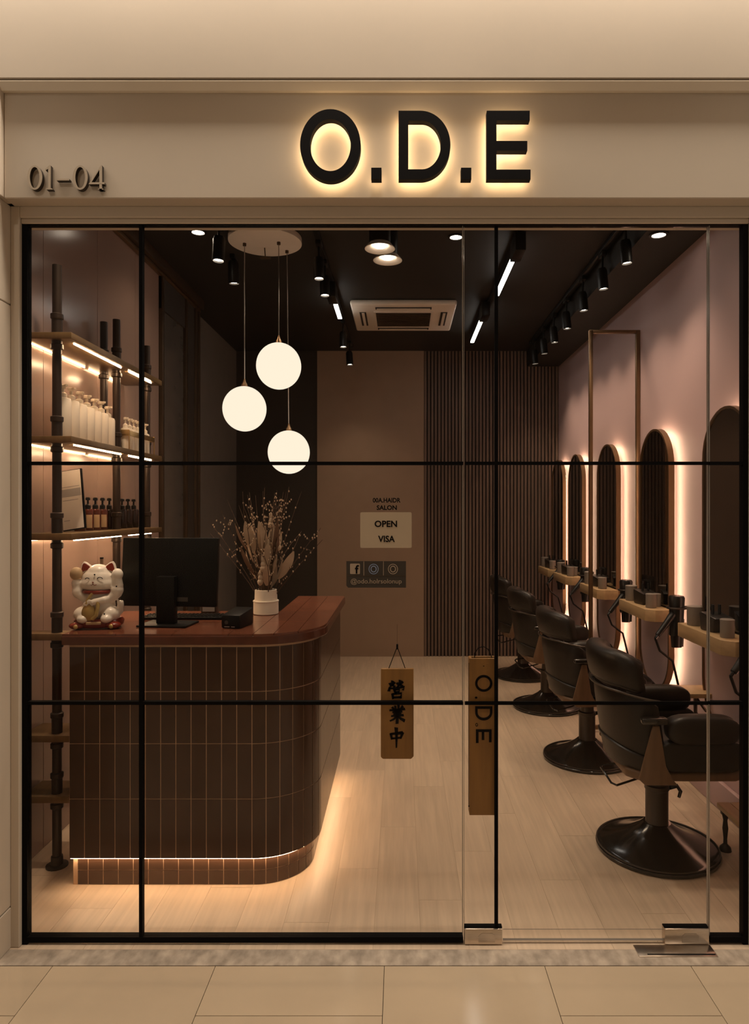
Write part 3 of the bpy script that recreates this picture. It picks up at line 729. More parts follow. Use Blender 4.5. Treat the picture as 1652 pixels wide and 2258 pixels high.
for i in range(40):
    a = 2*PI*i/40*2.4+rnd.uniform(-0.3, 0.3)
    h = rnd.uniform(0.48, 0.66); sp = rnd.uniform(0.05, 0.30)
    if sp > 0.2: h = rnd.uniform(0.32, 0.56)
    pts = curve_pts(a, sp, h, rnd.uniform(-0.5, 0.5))
    bb = B(); bb.tube(pts, 0.0035, 5, r_end=0.0012)
    buds = B()
    V = [Vector(p) for p in pts]
    for k in range(rnd.randint(2, 4)):
        j = rnd.randint(2, 5); st_ = V[j]
        dr = Vector((rnd.uniform(-1, 1), rnd.uniform(-1, 1), rnd.uniform(0.2, 1))).normalized()
        en = st_+dr*rnd.uniform(0.04, 0.09)
        bb.tube([st_, (st_+en)/2+Vector((0, 0, 0.006)), en], 0.0018, 4, r_end=0.001)
        for q in range(3):
            buds.ell(tuple(st_.lerp(en, 0.45+0.27*q)+Vector((rnd.uniform(-.004, .004), rnd.uniform(-.004, .004), 0))), (0.0035, 0.0035, 0.005), 6, 4)
    for k in range(6):
        t = rnd.uniform(0.45, 1.0)*(len(V)-1); j = min(int(t), len(V)-2)
        buds.ell(tuple(V[j].lerp(V[j+1], t-j)+Vector((rnd.uniform(-.006, .006), rnd.uniform(-.006, .006), 0))), (0.0038, 0.0038, 0.0055), 6, 4)
    br = bb.build('branch', M['twig'], bq)
    tag(buds.build('buds', M['bud'], br), kind='stuff')
def leaf_mesh(L, Wd, m):
    vs = []; fs = []; n = 8
    for i in range(n+1):
        t = i/n; w = Wd*math.sin(PI*min(1, t*0.93+0.05))**0.8
        z = L*t; y = 0.03*L*math.sin(PI*t)
        vs += [(-w, y+w*0.25, z), (0, y, z), (w, y+w*0.25, z)]
    for i in range(n):
        for k in range(2): fs.append((i*3+k, i*3+k+1, (i+1)*3+k+1, (i+1)*3+k))
    m_ = len(vs)
    vs += [(x, y+0.0012, z) for x, y, z in vs]
    fs += [tuple(reversed([q+m_ for q in f_])) for f_ in fs[:]]
    return B().add(vs, fs).mesh('leaf', M[m], angle=80)
lm = [leaf_mesh(0.17, 0.027, 'leaf'), leaf_mesh(0.13, 0.022, 'leaf'), leaf_mesh(0.17, 0.016, 'leaf_dark')]
for i in range(28):
    a = 2*PI*i/28*3.1+rnd.uniform(-0.2, 0.2); tilt = rnd.uniform(0.10, 0.62)
    z = rnd.uniform(0.10, 0.33); r = 0.01+z*math.tan(tilt)*0.6
    o = inst('leaf', lm[(i*7) % 3 if i % 4 else 0], bq, (r*math.cos(a), r*math.sin(a)*0.8, z))
    o.rotation_euler = (Matrix.Rotation(a-PI/2, 4, 'Z') @ Matrix.Rotation(-tilt, 4, 'X') @ Matrix.Rotation(rnd.uniform(-1.2, 1.2), 4, 'Z')).to_euler()
for i, (dx, dy, z) in enumerate(((0.0, -0.03, 0.36), (0.02, -0.045, 0.29), (-0.005, -0.055, 0.20), (-0.02, -0.05, 0.13), (0.07, -0.02, 0.31), (0.03, -0.02, 0.43))):
    fb_ = B()
    for q in range(3): fb_.lathe([(0.004, 0), (0.014, 0.010), (0.016, 0.022), (0.009, 0.036), (0.001, 0.042)], (dx, dy, z+q*0.022), 10, rx=1-0.2*q, ry=1-0.2*q)
    fb_.build('seed_head', M['leaf'], bq)

# ------------------------------------------------------------------ globe pendant lamp
PX, PY, PZ = -0.92, 4.60, 3.5495
pl = thing('globe_pendant', 'pendant lamp with three glowing opal globes hung from a round plate', 'pendant lamp', (PX, PY, PZ))
B().lathe([(0.235, -0.045), (0.245, -0.040), (0.245, -0.004), (0.238, 0.0)], seg=48).build('ceiling_plate', M['offwhite'], pl)
for (dx, dy, gz, r) in ((0.095, -0.02, 2.67, 0.150), (-0.14, 0.0, 2.385, 0.146), (0.125, 0.21, 2.11, 0.147)):
    z = gz-PZ
    sx_, sy_ = (dx, dy) if dy < 0.1 else (dx, 0.13)
    gl = B().ell((dx, dy, z), (r, r, r*1.04), 40, 24).build('globe', M['globe'], pl)
    B().lathe([(0.024, r*1.02), (0.020, r*1.04+0.012), (0.010, r*1.04+0.03), (0.005, r*1.04+0.05)], (dx, dy, z), 16).build('brass_cap', M['bronze'], gl)
    B().tube([(dx, dy, z+r*1.04+0.045), ((dx+sx_)/2, (dy+sy_)/2, (z+r-0.045)/2), (sx_, sy_, -0.045)], 0.0035, 6).build('cord', M['wire'], pl)
    B().lathe([(0.012, -0.062), (0.012, -0.045)], (sx_, sy_, 0), 12).build('cord_grip', M['bronze_dark'], pl)
B().tube([(-0.02, 0.08, -0.045), (-0.015, 0.08, -0.11)], 0.004, 6).build('hook', M['bronze_dark'], pl)
B().box(-0.05, 0.02, 0.072, 0.088, -0.122, -0.108).build('hook_bar', M['bronze_dark'], pl)

# ------------------------------------------------------------------ ceiling lights
def spotlight(label, loc, aim, watts, group, drop=0.10, size=1.0, light=True):
    t = thing('track_spotlight', label, 'spotlight', loc, group=group)
    d = (Vector(aim)-(Vector(loc)-Vector((0, 0, drop)))).normalized()
    Q = d.to_track_quat('-Z', 'Y').to_matrix().to_4x4()
    B().box(-0.018, 0.018, -0.05, 0.05, -0.03, 0.0).build('adapter', M['lampblack'], t, bevel=0.003)
    B().tube([(0, 0, -0.03), (0, 0, -drop)], 0.008, 8).build('stem', M['lampblack'], t)
    r = 0.040*size; L = 0.14*size
    Mx = Matrix.Translation((0, 0, -drop)) @ Q @ Matrix.Translation((0, 0, 0.04))
    b = B().lathe([(r*0.8, 0.02), (r, 0.0), (r, -L), (r*0.86, -L), (r*0.80, -L+0.02)], seg=20); b.xf(Mx); bo = b.build('lamp_body', M['lampblack'], t)
    b = B().lathe([(r*0.85, 0), (r*0.85, 0.004)], (0, 0, -L+0.012), 20); b.xf(Mx); b.build('lens', M['lens'], t)
    p = Mx @ Vector((0, 0, -L-0.012))
    if light:
        wp = Vector(loc)+p
        lamp('SPOT', 'track_spotlight_beam', wp, watts, WARM, wp+d, spot_size=1.8, spot_blend=1.0, shadow_soft_size=0.05)
    return t
def rail(name, label, x, y0, y1, z):
    t = thing(name, label, 'light track', (x, (y0+y1)/2, z))
    h = (y1-y0)/2
    B().box(-0.017, 0.017, -h, h, -0.03, 0.0).build('rail', M['lampblack'], t, bevel=0.002)
    for s_ in (-1, 1): B().box(-0.02, 0.02, s_*h-0.02, s_*h+0.02, -0.034, -0.0001).build('end_cap', M['lampblack'], t, bevel=0.003)
rail('light_track', 'black light track along the pink wall side of the ceiling', 1.42, 4.0, 7.45, 3.5495)
for i, y in enumerate((4.30, 4.80, 5.32, 5.85, 6.33, 6.78, 7.25)):
    spotlight('%s black spotlight from the window on the right-hand light track' % ORD[i], (1.42, y, 3.5194), (1.62, y+0.02, 1.2), 24, 'spotlights on the right-hand track', drop=0.175, size=0.9)
rail('light_track', 'black light track left of the air conditioner', -0.56, 4.2, 7.6, 3.5495)
for i, y in enumerate((4.62, 4.98, 6.55, 7.35)):
    spotlight('%s black spotlight from the window on the left-hand light track' % ORD[i], (-0.56, y, 3.5194), (-0.50+0.1*(i == 3), y-0.1, 0.8), 17, 'spotlights on the left-hand track', drop=0.165, size=0.9)
rail('light_track', 'black light track carrying the two white light bars', 0.78, 4.0, 7.5, 3.5495)
def ledbar(label, x, y0, y1, z):
    t = thing('linear_light', label, 'light bar', (x, y0, z), group='white linear lights on the ceiling')
    B().box(-0.035, 0.035, -0.22, 0.0, -0.12, 0.0).build('driver_box', M['lampblack'], t, bevel=0.004)
    B().box(-0.020, 0.020, 0.0, y1-y0, -0.06, 0.0).build('housing', M['lampblack'], t, bevel=0.003)
    B().box(-0.017, 0.017, 0.002, y1-y0-0.002, -0.072, -0.0602).build('diffuser', M['led_white'], t, smooth=False)
ledbar('longer white light bar nearest the window, right of the door edge', 0.78, 4.66, 5.55, 3.5194)
ledbar('shorter white light bar farther back, right of the air conditioner', 0.74, 6.15, 7.10, 3.5194)
ledbar('white light bar on the track left of the air conditioner', -0.56, 5.62, 6.22, 3.5194)
spotlight('black spotlight hanging left of the globe pendant plate', (-1.18, 4.40, 3.5495), (-1.25, 4.3, 0.8), 17, 'single ceiling spotlights', drop=0.14)
spotlight('dark spotlight just behind the globe pendant plate', (-1.22, 4.95, 3.5495), (-1.2, 5.2, 0.8), 0, 'single ceiling spotlights', drop=0.10, light=False)
for lab, x, y in (('front', -0.135, 4.30), ('rear', -0.09, 4.50)):
    t = thing('flared_downlight', '%s one of the paired flared downlights before the air conditioner' % lab, 'downlight', (x, y, 3.5495), group='paired flared downlights')
    B().cyl((0, 0, -0.165), 0.068, 0.165, 28).build('can', M['lampblack'], t)
    B().lathe([(0.07, -0.165), (0.095, -0.195), (0.096, -0.198), (0.09, -0.197), (0.05, -0.172)], seg=32).build('flare', M['offwhite'], t)
    B().cyl((0, 0, -0.185), 0.036, 0.010, 20).build('lens', M['lens'], t)
    lamp('SPOT', 'flared_downlight_beam', (x, y, 3.5495-0.205), 20, NEUT, (x, y, 0), spot_size=1.5, spot_blend=0.8, shadow_soft_size=0.035)
def downlight(label, x, y, z, w=18, aim=None, cone=2.2):
    t = thing('recessed_downlight', label, 'downlight', (x, y, z), group='recessed ceiling downlights')
    B().lathe([(0.055, 0.0), (0.058, -0.006), (0.042, -0.008), (0.040, -0.001)], seg=24).build('bezel', M['lampblack'], t)
    B().cyl((0, 0, -0.004), 0.039, 0.003, 20).build('lens', M['lens'], t)
    lamp('SPOT', 'recessed_downlight_beam', (x, y, z-0.012), w, WARM, aim or (x, y, 0), spot_size=cone, spot_blend=1.0, shadow_soft_size=0.05)
downlight('recessed downlight at the ceiling above the pipe shelving', -1.35, 4.52, 3.5495)
downlight('recessed downlight beside the glass door edge', 0.37, 4.60, 3.5495)
downlight('recessed downlight in the soffit above the pink wall', 1.56, 4.12, 3.3695, 16, None, 1.5)
downlight('recessed downlight above the reception counter near the window', -0.75, 3.3, 3.5495, 23)
downlight('unseen recessed downlight added to brighten the cat and shelf bottles', -1.25, 2.98, 3.5495, 105, (-1.55, 3.45, 1.6), 1.1)  # out-of-view lamp put in to light the cat and bottle fronts
downlight('recessed downlight above the doorway near the window', 0.55, 3.3, 3.5495, 23)
downlight('recessed downlight above the nearest chair', 1.25, 3.3, 3.5495, 23)

# ------------------------------------------------------------------ ceiling cassette air conditioner
ac = thing('air_conditioner', 'white ceiling cassette air conditioner in the black ceiling', 'air conditioner', (0.02, 6.40, 3.5495))
B().prism([(-0.47, -0.44), (0.47, -0.44), (0.47, 0.44), (-0.47, 0.44)], -0.05, 0.0, 'Z').build('panel', M['acwhite'], ac, bevel=0.02, bseg=3)
B().box(-0.25, 0.25, -0.23, 0.23, -0.058, -0.0505).build('grille_recess', M['acdark'], ac, smooth=False)
for k in range(9):
    B().box(-0.245, 0.245, -0.215+k*0.05, -0.195+k*0.05, -0.066, -0.0585).build('grille_slat', M['bronze_dark'], ac, smooth=False)
for (x0, x1, y0, y1) in ((-0.25, 0.25, -0.37, -0.31), (-0.25, 0.25, 0.31, 0.37), (-0.40, -0.34, -0.22, 0.22), (0.34, 0.40, -0.22, 0.22)):
    lo = B().box(x0, x1, y0, y1, -0.0545, -0.0505).build('air_slot', M['acdark'], ac, smooth=False)
    ins = 0.012
    if x1-x0 > y1-y0: B().box(x0+ins, x1-ins, y0+0.02, y1-0.016, -0.060, -0.0548).build('louvre', M['acwhite'], lo, smooth=False)
    else: B().box(x0+0.02, x1-0.016, y0+ins, y1-ins, -0.060, -0.0548).build('louvre', M['acwhite'], lo, smooth=False)
B().ring([(-0.27, -0.25), (0.27, -0.25), (0.27, 0.25), (-0.27, 0.25)], [(-0.252, -0.232), (0.252, -0.232), (0.252, 0.232), (-0.252, 0.232)], -0.062, -0.0502, 'Z').build('grille_frame', M['acwhite'], ac, smooth=False)

# ------------------------------------------------------------------ mirrors, shelves and tools on the pink wall
def capsule(hw, z0, z1, n=16):
    pts = []
    for k in range(n+1):
        a = PI*k/n; pts.append((hw*math.cos(a), z1-hw+hw*math.sin(a)))
    for k in range(n+1):
        a = PI+PI*k/n; pts.append((hw*math.cos(a), z0+hw+hw*math.sin(a)))
    return pts
WX = 1.83
MZ0, MZ1, MHW, SPLIT = 0.47, 2.26, 0.275, 1.03
def make_mirror():
    t = thing('mirror', 'm', 'mirror', (WX, 0, 0), group='tall backlit mirrors on the pink wall')
    B().ring(capsule(MHW, MZ0, MZ1), capsule(MHW-0.014, MZ0+0.014, MZ1-0.014), -0.090, -0.052, 'X').build('frame', M['bronze'], t, angle=50)
    up = [(MHW-0.014, SPLIT)]+[p for p in capsule(MHW-0.0145, MZ0+0.0145, MZ1-0.0145) if p[1] > SPLIT]+[(-(MHW-0.014), SPLIT)]
    up = [p for p in capsule(MHW-0.0145, MZ0+0.0145, MZ1-0.0145) if p[1] > SPLIT]
    up = [(up[0][0], SPLIT)]+up+[(up[-1][0], SPLIT)]
    B().prism(up, -0.083, -0.060, 'X').build('mirror_glass', M['mirror'], t, smooth=False)
    lo = [p for p in capsule(MHW-0.0145, MZ0+0.0145, MZ1-0.0145) if p[1] < SPLIT]
    lo = [(lo[0][0], SPLIT)]+lo+[(lo[-1][0], SPLIT)]
    B().prism(lo, -0.080, -0.058, 'X').build('lower_panel', M['pink'], t, smooth=False)
    B().ring(capsule(MHW-0.030, MZ0+0.030, MZ1-0.030), capsule(MHW-0.048, MZ0+0.048, MZ1-0.048), -0.0515, -0.044, 'X').build('halo_led', M['led_mirror'], t, smooth=False)
    B().prism(capsule(MHW-0.11, MZ0+0.11, MZ1-0.11), -0.057, -0.0005, 'X').build('back_box', M['pink'], t, smooth=False)
    return t
my = [3.66, 4.70, 5.78, 6.82, 7.60]
mlab = ['tall backlit capsule mirror nearest the window, cut by the frame', 'second backlit capsule mirror from the window', 'third backlit capsule mirror, seen through the bronze frame', 'fourth backlit capsule mirror from the window', 'farthest backlit capsule mirror against the slatted wall']
m0 = make_mirror()
for i, y in enumerate(my):
    t = m0 if i == 0 else copy_tree(m0)
    t.location = (WX, y, 0); t['label'] = mlab[i]
def make_shelf():
    t = thing('wall_shelf', 's', 'shelf', group='blond wood styling shelves under the mirrors')
    B().prism([(-0.11, 0.285), (-0.11, -0.235), (-0.06, -0.285), (0.05, -0.285), (0.05, 0.285)], -0.076, 0.0, 'Z').build('board', M['shelfoak'], t, bevel=0.004)
    B().box(0.0502, 0.0595, -0.20, 0.20, -0.065, -0.035).build('wall_bracket', M['pipe'], t, smooth=False)
    return t
SZ = 1.062
SXC = 1.68
sy = [y-0.08 for y in my]
slab = ['blond wood shelf under the mirror nearest the window', 'blond wood shelf under the second mirror from the window', 'blond wood shelf under the third mirror from the window', 'blond wood shelf under the fourth mirror from the window', 'dark-looking blond shelf under the farthest mirror']
s0 = make_shelf()
for i, y in enumerate(sy):
    t = s0 if i == 0 else copy_tree(s0)
    t.location = (SXC, y, SZ); t['label'] = slab[i]
where = ['nearest the window', 'under the second mirror', 'under the third mirror', 'under the fourth mirror', 'under the farthest mirror']
def canister(label, loc, r, h):
    t = thing('canister', label, 'canister', loc, group='grey canisters on the styling shelves')
    B().lathe([(r*0.95, 0), (r, 0.004), (r, h-0.012), (r*1.0, h-0.011)], seg=20).build('pot', M['cup'], t)
    B().lathe([(r*1.03, h-0.011), (r*1.03, h-0.002), (r*0.9, h), (0.004, h+0.001)], seg=20).build('lid', M['cup'], t)
def leather_box(label, loc):
    t = thing('tool_box', label, 'box', loc, group='dark tool boxes on the styling shelves', rz=0.2)
    B().prism([(-0.055, 0), (0.055, 0), (0.065, 0.095), (-0.06, 0.075)], -0.05, 0.05, 'X').build('body', M['boxdark'], t, bevel=0.008)
    B().box(-0.056, 0.056, -0.068, 0.06, 0.078, 0.088).xf(Matrix.Rotation(0.17, 4, 'X')).build('flap', M['leather'], t, bevel=0.003)
    for s_ in (-1, 1): B().cyl((0.02*s_, -0.01, 0.09), 0.008, 0.05, 10).build('brush_handle', M['dryer'], t)
for i, y in enumerate(sy):
    z = SZ+0.0005
    canister('grey canister at the far end of the shelf %s' % where[i], (SXC-0.05, y+0.20, z), 0.040, 0.105)
    leather_box('dark tool box in the middle of the shelf %s' % where[i], (SXC-0.02, y+0.02, z))
    canister('grey canister at the near end of the shelf %s' % where[i], (SXC-0.045, y-0.17, z), 0.034, 0.092)
    if i in (1, 3):
        canister('small grey canister tucked beside the near one %s' % where[i], (SXC+0.015, y-0.11, z), 0.026, 0.085)
def dryer(label, y):
    t = thing('hair_dryer', label, 'hair dryer', (1.70, y, 1.16), group='black hair dryers hanging beside the shelves')
    t.scale = (1.2, 1.2, 1.2); t.location = (1.672, y, 1.18)
    B().lathe([(0.036, -0.20), (0.038, -0.19), (0.034, -0.12), (0.037, -0.06), (0.040, -0.01), (0.034, 0.0), (0.02, 0.003)], seg=20).build('barrel', M['dryer'], t)
    B().lathe([(0.026, -0.26), (0.030, -0.20)], seg=18, ry=0.6).build('nozzle', M['dryer'], t)
    B().tube([(-0.02, -0.01, -0.09), (-0.06, -0.03, -0.13), (-0.115, -0.05, -0.19)], 0.020, 10, r_end=0.013).build('handle', M['dryer'], t)
    B().tube([(-0.115, -0.05, -0.19), (-0.128, -0.054, -0.205)], 0.007, 8).build('strain_relief', M['dryer'], t)
    B().tube([(0.035, 0, -0.06), (0.08, 0, -0.06), (0.129, 0, -0.06)], 0.010, 8).build('holder_arm', M['pipe'], t)
    B().tube([(0.045*math.cos(a), 0.045*math.sin(a), -0.06) for a in [2*PI*k/20 for k in range(20)]], 0.006, 6, True).build('holder_ring', M['pipe'], t)
    B().tube([(-0.128, -0.054, -0.205), (-0.10, -0.04, -0.27), (-0.02, 0.0, -0.33), (0.03, 0.03, -0.5), (0.05, 0.03, -0.72)], 0.006, 6).build('cable', M['dryer'], t)
    B().prism([(0.02, -0.02), (0.045, -0.02), (0.04, -0.16), (0.025, -0.16)], 0.012, 0.03, 'Y').xf(Matrix.Translation((0, 0, -0.10))).build('cable_clip', M['dryer'], t)
dryer('black hair dryer hanging at the far right, before the nearest shelf', 3.20)
dryer('black hair dryer hanging between the first and second shelves', 4.13)
dryer('black hair dryer hanging between the second and third shelves', 5.06)
dryer('black hair dryer hanging between the third and fourth shelves', 6.18)
dryer('black hair dryer hanging by the farthest shelf', 7.14)

# bronze portal frame standing out from the wall
pf = thing('partition_frame', 'tall slim bronze partition frame standing out from the pink wall', 'partition', (1.44, 5.22, 0))
B().box(0, 0.028, -0.015, 0.015, 0.0, 3.08).build('post', M['bronze'], pf, bevel=0.003)
B().box(0.36, 0.3895, -0.015, 0.015, 0.16, 3.08).build('post', M['bronze'], pf, bevel=0.003)
B().box(0.028, 0.36, -0.015, 0.015, 3.055, 3.08).build('top_rail', M['bronze'], pf, bevel=0.003)
B().box(0.028, 0.36, -0.003, 0.003, 0.05, 3.055).build('glass_pane', M['glass'], pf, smooth=False)
B().box(0.028, 0.36, -0.015, 0.015, 0.02, 0.05).build('bottom_rail', M['bronze'], pf, bevel=0.003)

# foot bench and ledge by the wall
fbn = thing('foot_bench', 'low wooden foot bench with black iron legs by the pink wall', 'bench', (1.705, 3.20, 0))
for k in range(3):
    B().box(-0.105+k*0.066, -0.105+k*0.066+0.063, -0.25, 0.25, 0.195, 0.220).build('slat', M['shelfoak'], fbn, bevel=0.003)
for sy_ in (-0.20, 0.20):
    B().box(-0.105, 0.091, sy_-0.012, sy_+0.012, 0.180, 0.1948).build('crossbar', M['pipe'], fbn, bevel=0.002)
    for sx_ in (-0.085, 0.075):
        B().lathe([(0.030, 0), (0.026, 0.018), (0.010, 0.034), (0.009, 0.06), (0.014, 0.11), (0.010, 0.15), (0.016, 0.18)], (sx_, sy_, 0), 12).build('leg', M['pipe'], fbn)
lg = thing('wall_ledge', 'small wooden ledge on an iron bracket beside the nearest chair', 'shelf', (1.72, 3.93, 0.64))
B().box(-0.11, 0.1095, -0.10, 0.10, 0, 0.025).build('board', M['shelfoak'], lg, bevel=0.003)
B().box(0.09, 0.1095, -0.04, 0.04, -0.14, -0.0005).build('bracket_plate', M['pipe'], lg, bevel=0.002)
B().lathe([(0.03, -0.005), (0.012, -0.03), (0.010, -0.11), (0.022, -0.13), (0.02, -0.14)], (-0.02, 0, 0.0045), 14).build('turned_post', M['pipe'], lg)
B().tube([(0.095, 0, -0.12), (0.04, 0, -0.10), (-0.01, 0, -0.03)], 0.008, 8).build('brace', M['pipe'], lg)

# ------------------------------------------------------------------ salon chairs
def swept_back(z0f, z1f, th, phi0, phi1, inset, nphi=26, tilt=0.22, round_=0.45):
    """wrap-around back: closed cross-sections swept round the seat"""
    b = B(); vs = []; ns = 16
    for i in range(nphi+1):
        t = i/nphi; phi = phi0+(phi1-phi0)*t
        e = min(t, 1-t)*nphi; sc = 1.0 if e >= 2 else (0.35, 0.80)[int(e)]
        za = z0f(phi); zb = z1f(phi)
        zc = (za+zb)/2; hh = (zb-za)/2*(0.93 if sc < 1 else 1.0)*(0.9 if e < 1 else 1)
        for k in range(ns):
            a = 2*PI*k/ns
            ca, sa = math.cos(a), math.sin(a)
            u = math.copysign(abs(ca)**round_, ca)*th/2*sc; w = math.copysign(abs(sa)**round_, sa)*hh
            z = zc+w
            rad_x = 0.195-inset+u; rad_y = 0.275-inset+u
            x = -0.045-rad_x*math.cos(phi)-tilt*(z-0.46); y = rad_y*math.sin(phi)
            vs.append((x, y, z))
    fs = []
    for i in range(nphi):
        for k in range(ns): fs.append((i*ns+k, i*ns+(k+1) % ns, (i+1)*ns+(k+1) % ns, (i+1)*ns+k))
    fs.append(tuple(range(ns))); fs.append(tuple(reversed(range(nphi*ns, (nphi+1)*ns))))
    return b.add(vs, fs)
def pillow(x0, x1, y0, y1, z0, z1, e=0.35, n=20, m=12):
    """superellipsoid cushion"""
    b = B(); vs = []
    cx, cy, cz = (x0+x1)/2, (y0+y1)/2, (z0+z1)/2; rx, ry, rz = (x1-x0)/2, (y1-y0)/2, (z1-z0)/2
    f = lambda c, p: math.copysign(abs(c)**p, c)
    for i in range(m+1):
        v = -PI/2+PI*i/m
        for k in range(n*2):
            u = 2*PI*k/(n*2)
            vs.append((cx+rx*f(math.cos(v), e*1.4)*f(math.cos(u), e), cy+ry*f(math.cos(v), e*1.4)*f(math.sin(u), e), cz+rz*f(math.sin(v), e*1.6)))
    fs = []
    for i in range(m):
        for k in range(n*2): fs.append((i*n*2+k, i*n*2+(k+1) % (n*2), (i+1)*n*2+(k+1) % (n*2), (i+1)*n*2+k))
    fs.append(tuple(reversed(range(n*2)))); fs.append(tuple(range(m*n*2, (m+1)*n*2)))
    return b.add(vs, fs)
def make_chair():
    t = thing('salon_chair', 'c', 'chair', group='dark leather salon chairs facing the mirrors')
    bs = B().lathe([(0.283, 0), (0.295, 0.006), (0.296, 0.018), (0.286, 0.026), (0.268, 0.030), (0.22, 0.045), (0.14, 0.082), (0.085, 0.118), (0.066, 0.135), (0.0, 0.137)], seg=56).build('base', M['chair_black'], t)
    B().tube([(0.2905*math.cos(a), 0.2905*math.sin(a), 0.0265) for a in [2*PI*k/56 for k in range(56)]], 0.0042, 6, True).build('trim_ring', M['chair_grey'], bs)
    cl = B().lathe([(0.058, 0.13), (0.055, 0.135), (0.055, 0.300), (0.060, 0.303), (0.060, 0.322), (0.046, 0.326), (0.043, 0.40), (0.056, 0.404), (0.060, 0.425), (0.05, 0.43)], seg=28).build('hydraulic_column', M['chair_grey'], t)
    B().tube([(0.058, -0.01, 0.31), (0.09, -0.03, 0.325), (0.105, -0.035, 0.30), (0.098, -0.032, 0.27)], 0.013, 8, r_end=0.008).build('pump_pedal', M['chair_black'], cl)
    B().tube([(0.05, -0.03, 0.41), (0.10, -0.06, 0.40)], 0.007, 8).build('lock_lever', M['chair_black'], cl)
    B().ell((0.112, -0.065, 0.398), (0.018, 0.012, 0.012), 12, 8).build('lever_knob', M['chair_black'], cl)
    B().tube([(-0.04, -0.05, 0.415), (-0.10, -0.07, 0.385), (-0.24, -0.12, 0.365), (-0.262, -0.105, 0.372), (-0.275, 0.02, 0.40), (-0.262, 0.04, 0.405), (-0.08, 0.04, 0.425)], 0.0055, 8).build('wire_handle', M['chair_black'], cl)
    B().prism([(-0.16, -0.25), (0.28, -0.25), (0.35, -0.21), (0.35, 0.21), (0.28, 0.25), (-0.16, 0.25), (-0.22, 0.18), (-0.22, -0.18)], 0.431, 0.475, 'Z').build('seat_pan', M['walnut'], t, bevel=0.014, bseg=3)
    pillow(-0.20, 0.40, -0.235, 0.235, 0.470, 0.610, 0.38).build('seat_cushion', M['leather'], t)
    pillow(0.28, 0.42, -0.225, 0.225, 0.455, 0.575, 0.5).build('seat_front_roll', M['leather'], t)
    ph = math.radians(98)
    lowb = swept_back(lambda p: 0.455+0.015*abs(p), lambda p: 0.838-0.03*max(0, abs(p)-0.8), 0.055, -ph*0.92, ph*0.92, 0.014, tilt=0.15, round_=0.5)
    lb = lowb.build('back_shell', M['leather'], t)
    B().tube([(-0.045-(0.220)*math.cos(p)-0.15*(0.845-0.46)+0.0, 0.302*math.sin(p), 0.845-0.03*max(0, abs(p)-0.8)) for p in [(-ph*0.93+2*ph*0.93*k/24) for k in range(25)]], 0.006, 6).build('piping', M['chair_grey'], lb)
    B().tube([(-0.045-(0.212)*math.cos(p)-0.15*(0.56-0.46), 0.295*math.sin(p), 0.56+0.02*math.cos(p*2)) for p in [(-1.2+2.4*k/24) for k in range(25)]], 0.008, 6).build('lower_fold', M['leather'], lb)
    swept_back(lambda p: 0.850-0.03*max(0, abs(p)-0.8), lambda p: 1.030-0.06*max(0.0, abs(p)-0.7)**1.3, 0.115, -ph*0.78, ph*0.78, 0.030, tilt=0.15, round_=0.6).build('back_cushion', M['leather'], t)
    for s_ in (-1, 1):
        ar = pillow(-0.06, 0.275, min(s_*0.215, s_*0.325), max(s_*0.215, s_*0.325), 0.615, 0.752, 0.42).build('armrest', M['leather'], t)
        pillow(-0.09, 0.30, min(s_*0.235, s_*0.300), max(s_*0.235, s_*0.300), 0.49, 0.635, 0.3).build('arm_panel', M['leather'], ar)
        B().prism([(-0.135, 0.715), (-0.105, 0.715), (-0.075, 0.53), (-0.045, 0.47), (-0.02, 0.442), (-0.17, 0.442), (-0.20, 0.47)], min(s_*0.302, s_*0.318), max(s_*0.302, s_*0.318), 'Y').build('side_panel', M['walnut'], t, bevel=0.006)
        B().box(-0.19, -0.07, min(s_*0.285, s_*0.335), max(s_*0.285, s_*0.335), 0.722, 0.752).build('arm_hinge', M['chair_black'], t, bevel=0.01, bseg=3)
    return t
chy = [3.42, 4.66, 5.88, 6.98]
clab = ['large dark leather salon chair nearest the window', 'second dark leather salon chair from the window', 'third dark leather salon chair from the window', 'farthest dark leather salon chair before the slatted wall']
c0 = make_chair()
for i, y in enumerate(chy):
    t = c0 if i == 0 else copy_tree(c0)
    t.location = (1.285-0.012*i, y, 0.0005); t.rotation_euler = (0, 0, [0.0, 0.05, 0.04, 0.02][i]); t['label'] = clab[i]

# ------------------------------------------------------------------ signs hung on and stuck to the glass
def stroke_mesh(chars, name, size, m, depth=0.0012):
    b = B()
    for (ox, oz, strokes) in chars:
        for st_ in strokes:
            pts, w0, w1 = st_
            pts = [Vector(((p[0]-50)/100*size+ox, (p[1]-50)/100*size+oz)) for p in pts]
            n = len(pts); left = []; right = []
            for i, p in enumerate(pts):
                d = (pts[min(i+1, n-1)]-pts[max(i-1, 0)]).normalized(); nn = Vector((-d.y, d.x))
                w = 1.35*(w0+(w1-w0)*i/(n-1))/200*size
                ext = d*(w*0.55) if i == n-1 else (-d*(w*0.55) if i == 0 else Vector((0, 0)))
                left.append(p+nn*w+ext*0.4); right.append(p-nn*w+ext)
            b.prism([tuple(q) for q in left+list(reversed(right))], -depth, 0.0, 'Y')
    return b.mesh(name, m, smooth=False)
def S_(*pts, w=(13, 9)): return (pts, w[0], w[1])
zhong = [S_((14, 68), (20, 36)), S_((12, 68), (45, 71), (86, 76), w=(9, 15)), S_((86, 76), (74, 40), w=(15, 8)), S_((20, 40), (74, 45), w=(9, 8)), S_((47, 104), (49, 55), (48, -16), w=(17, 7))]
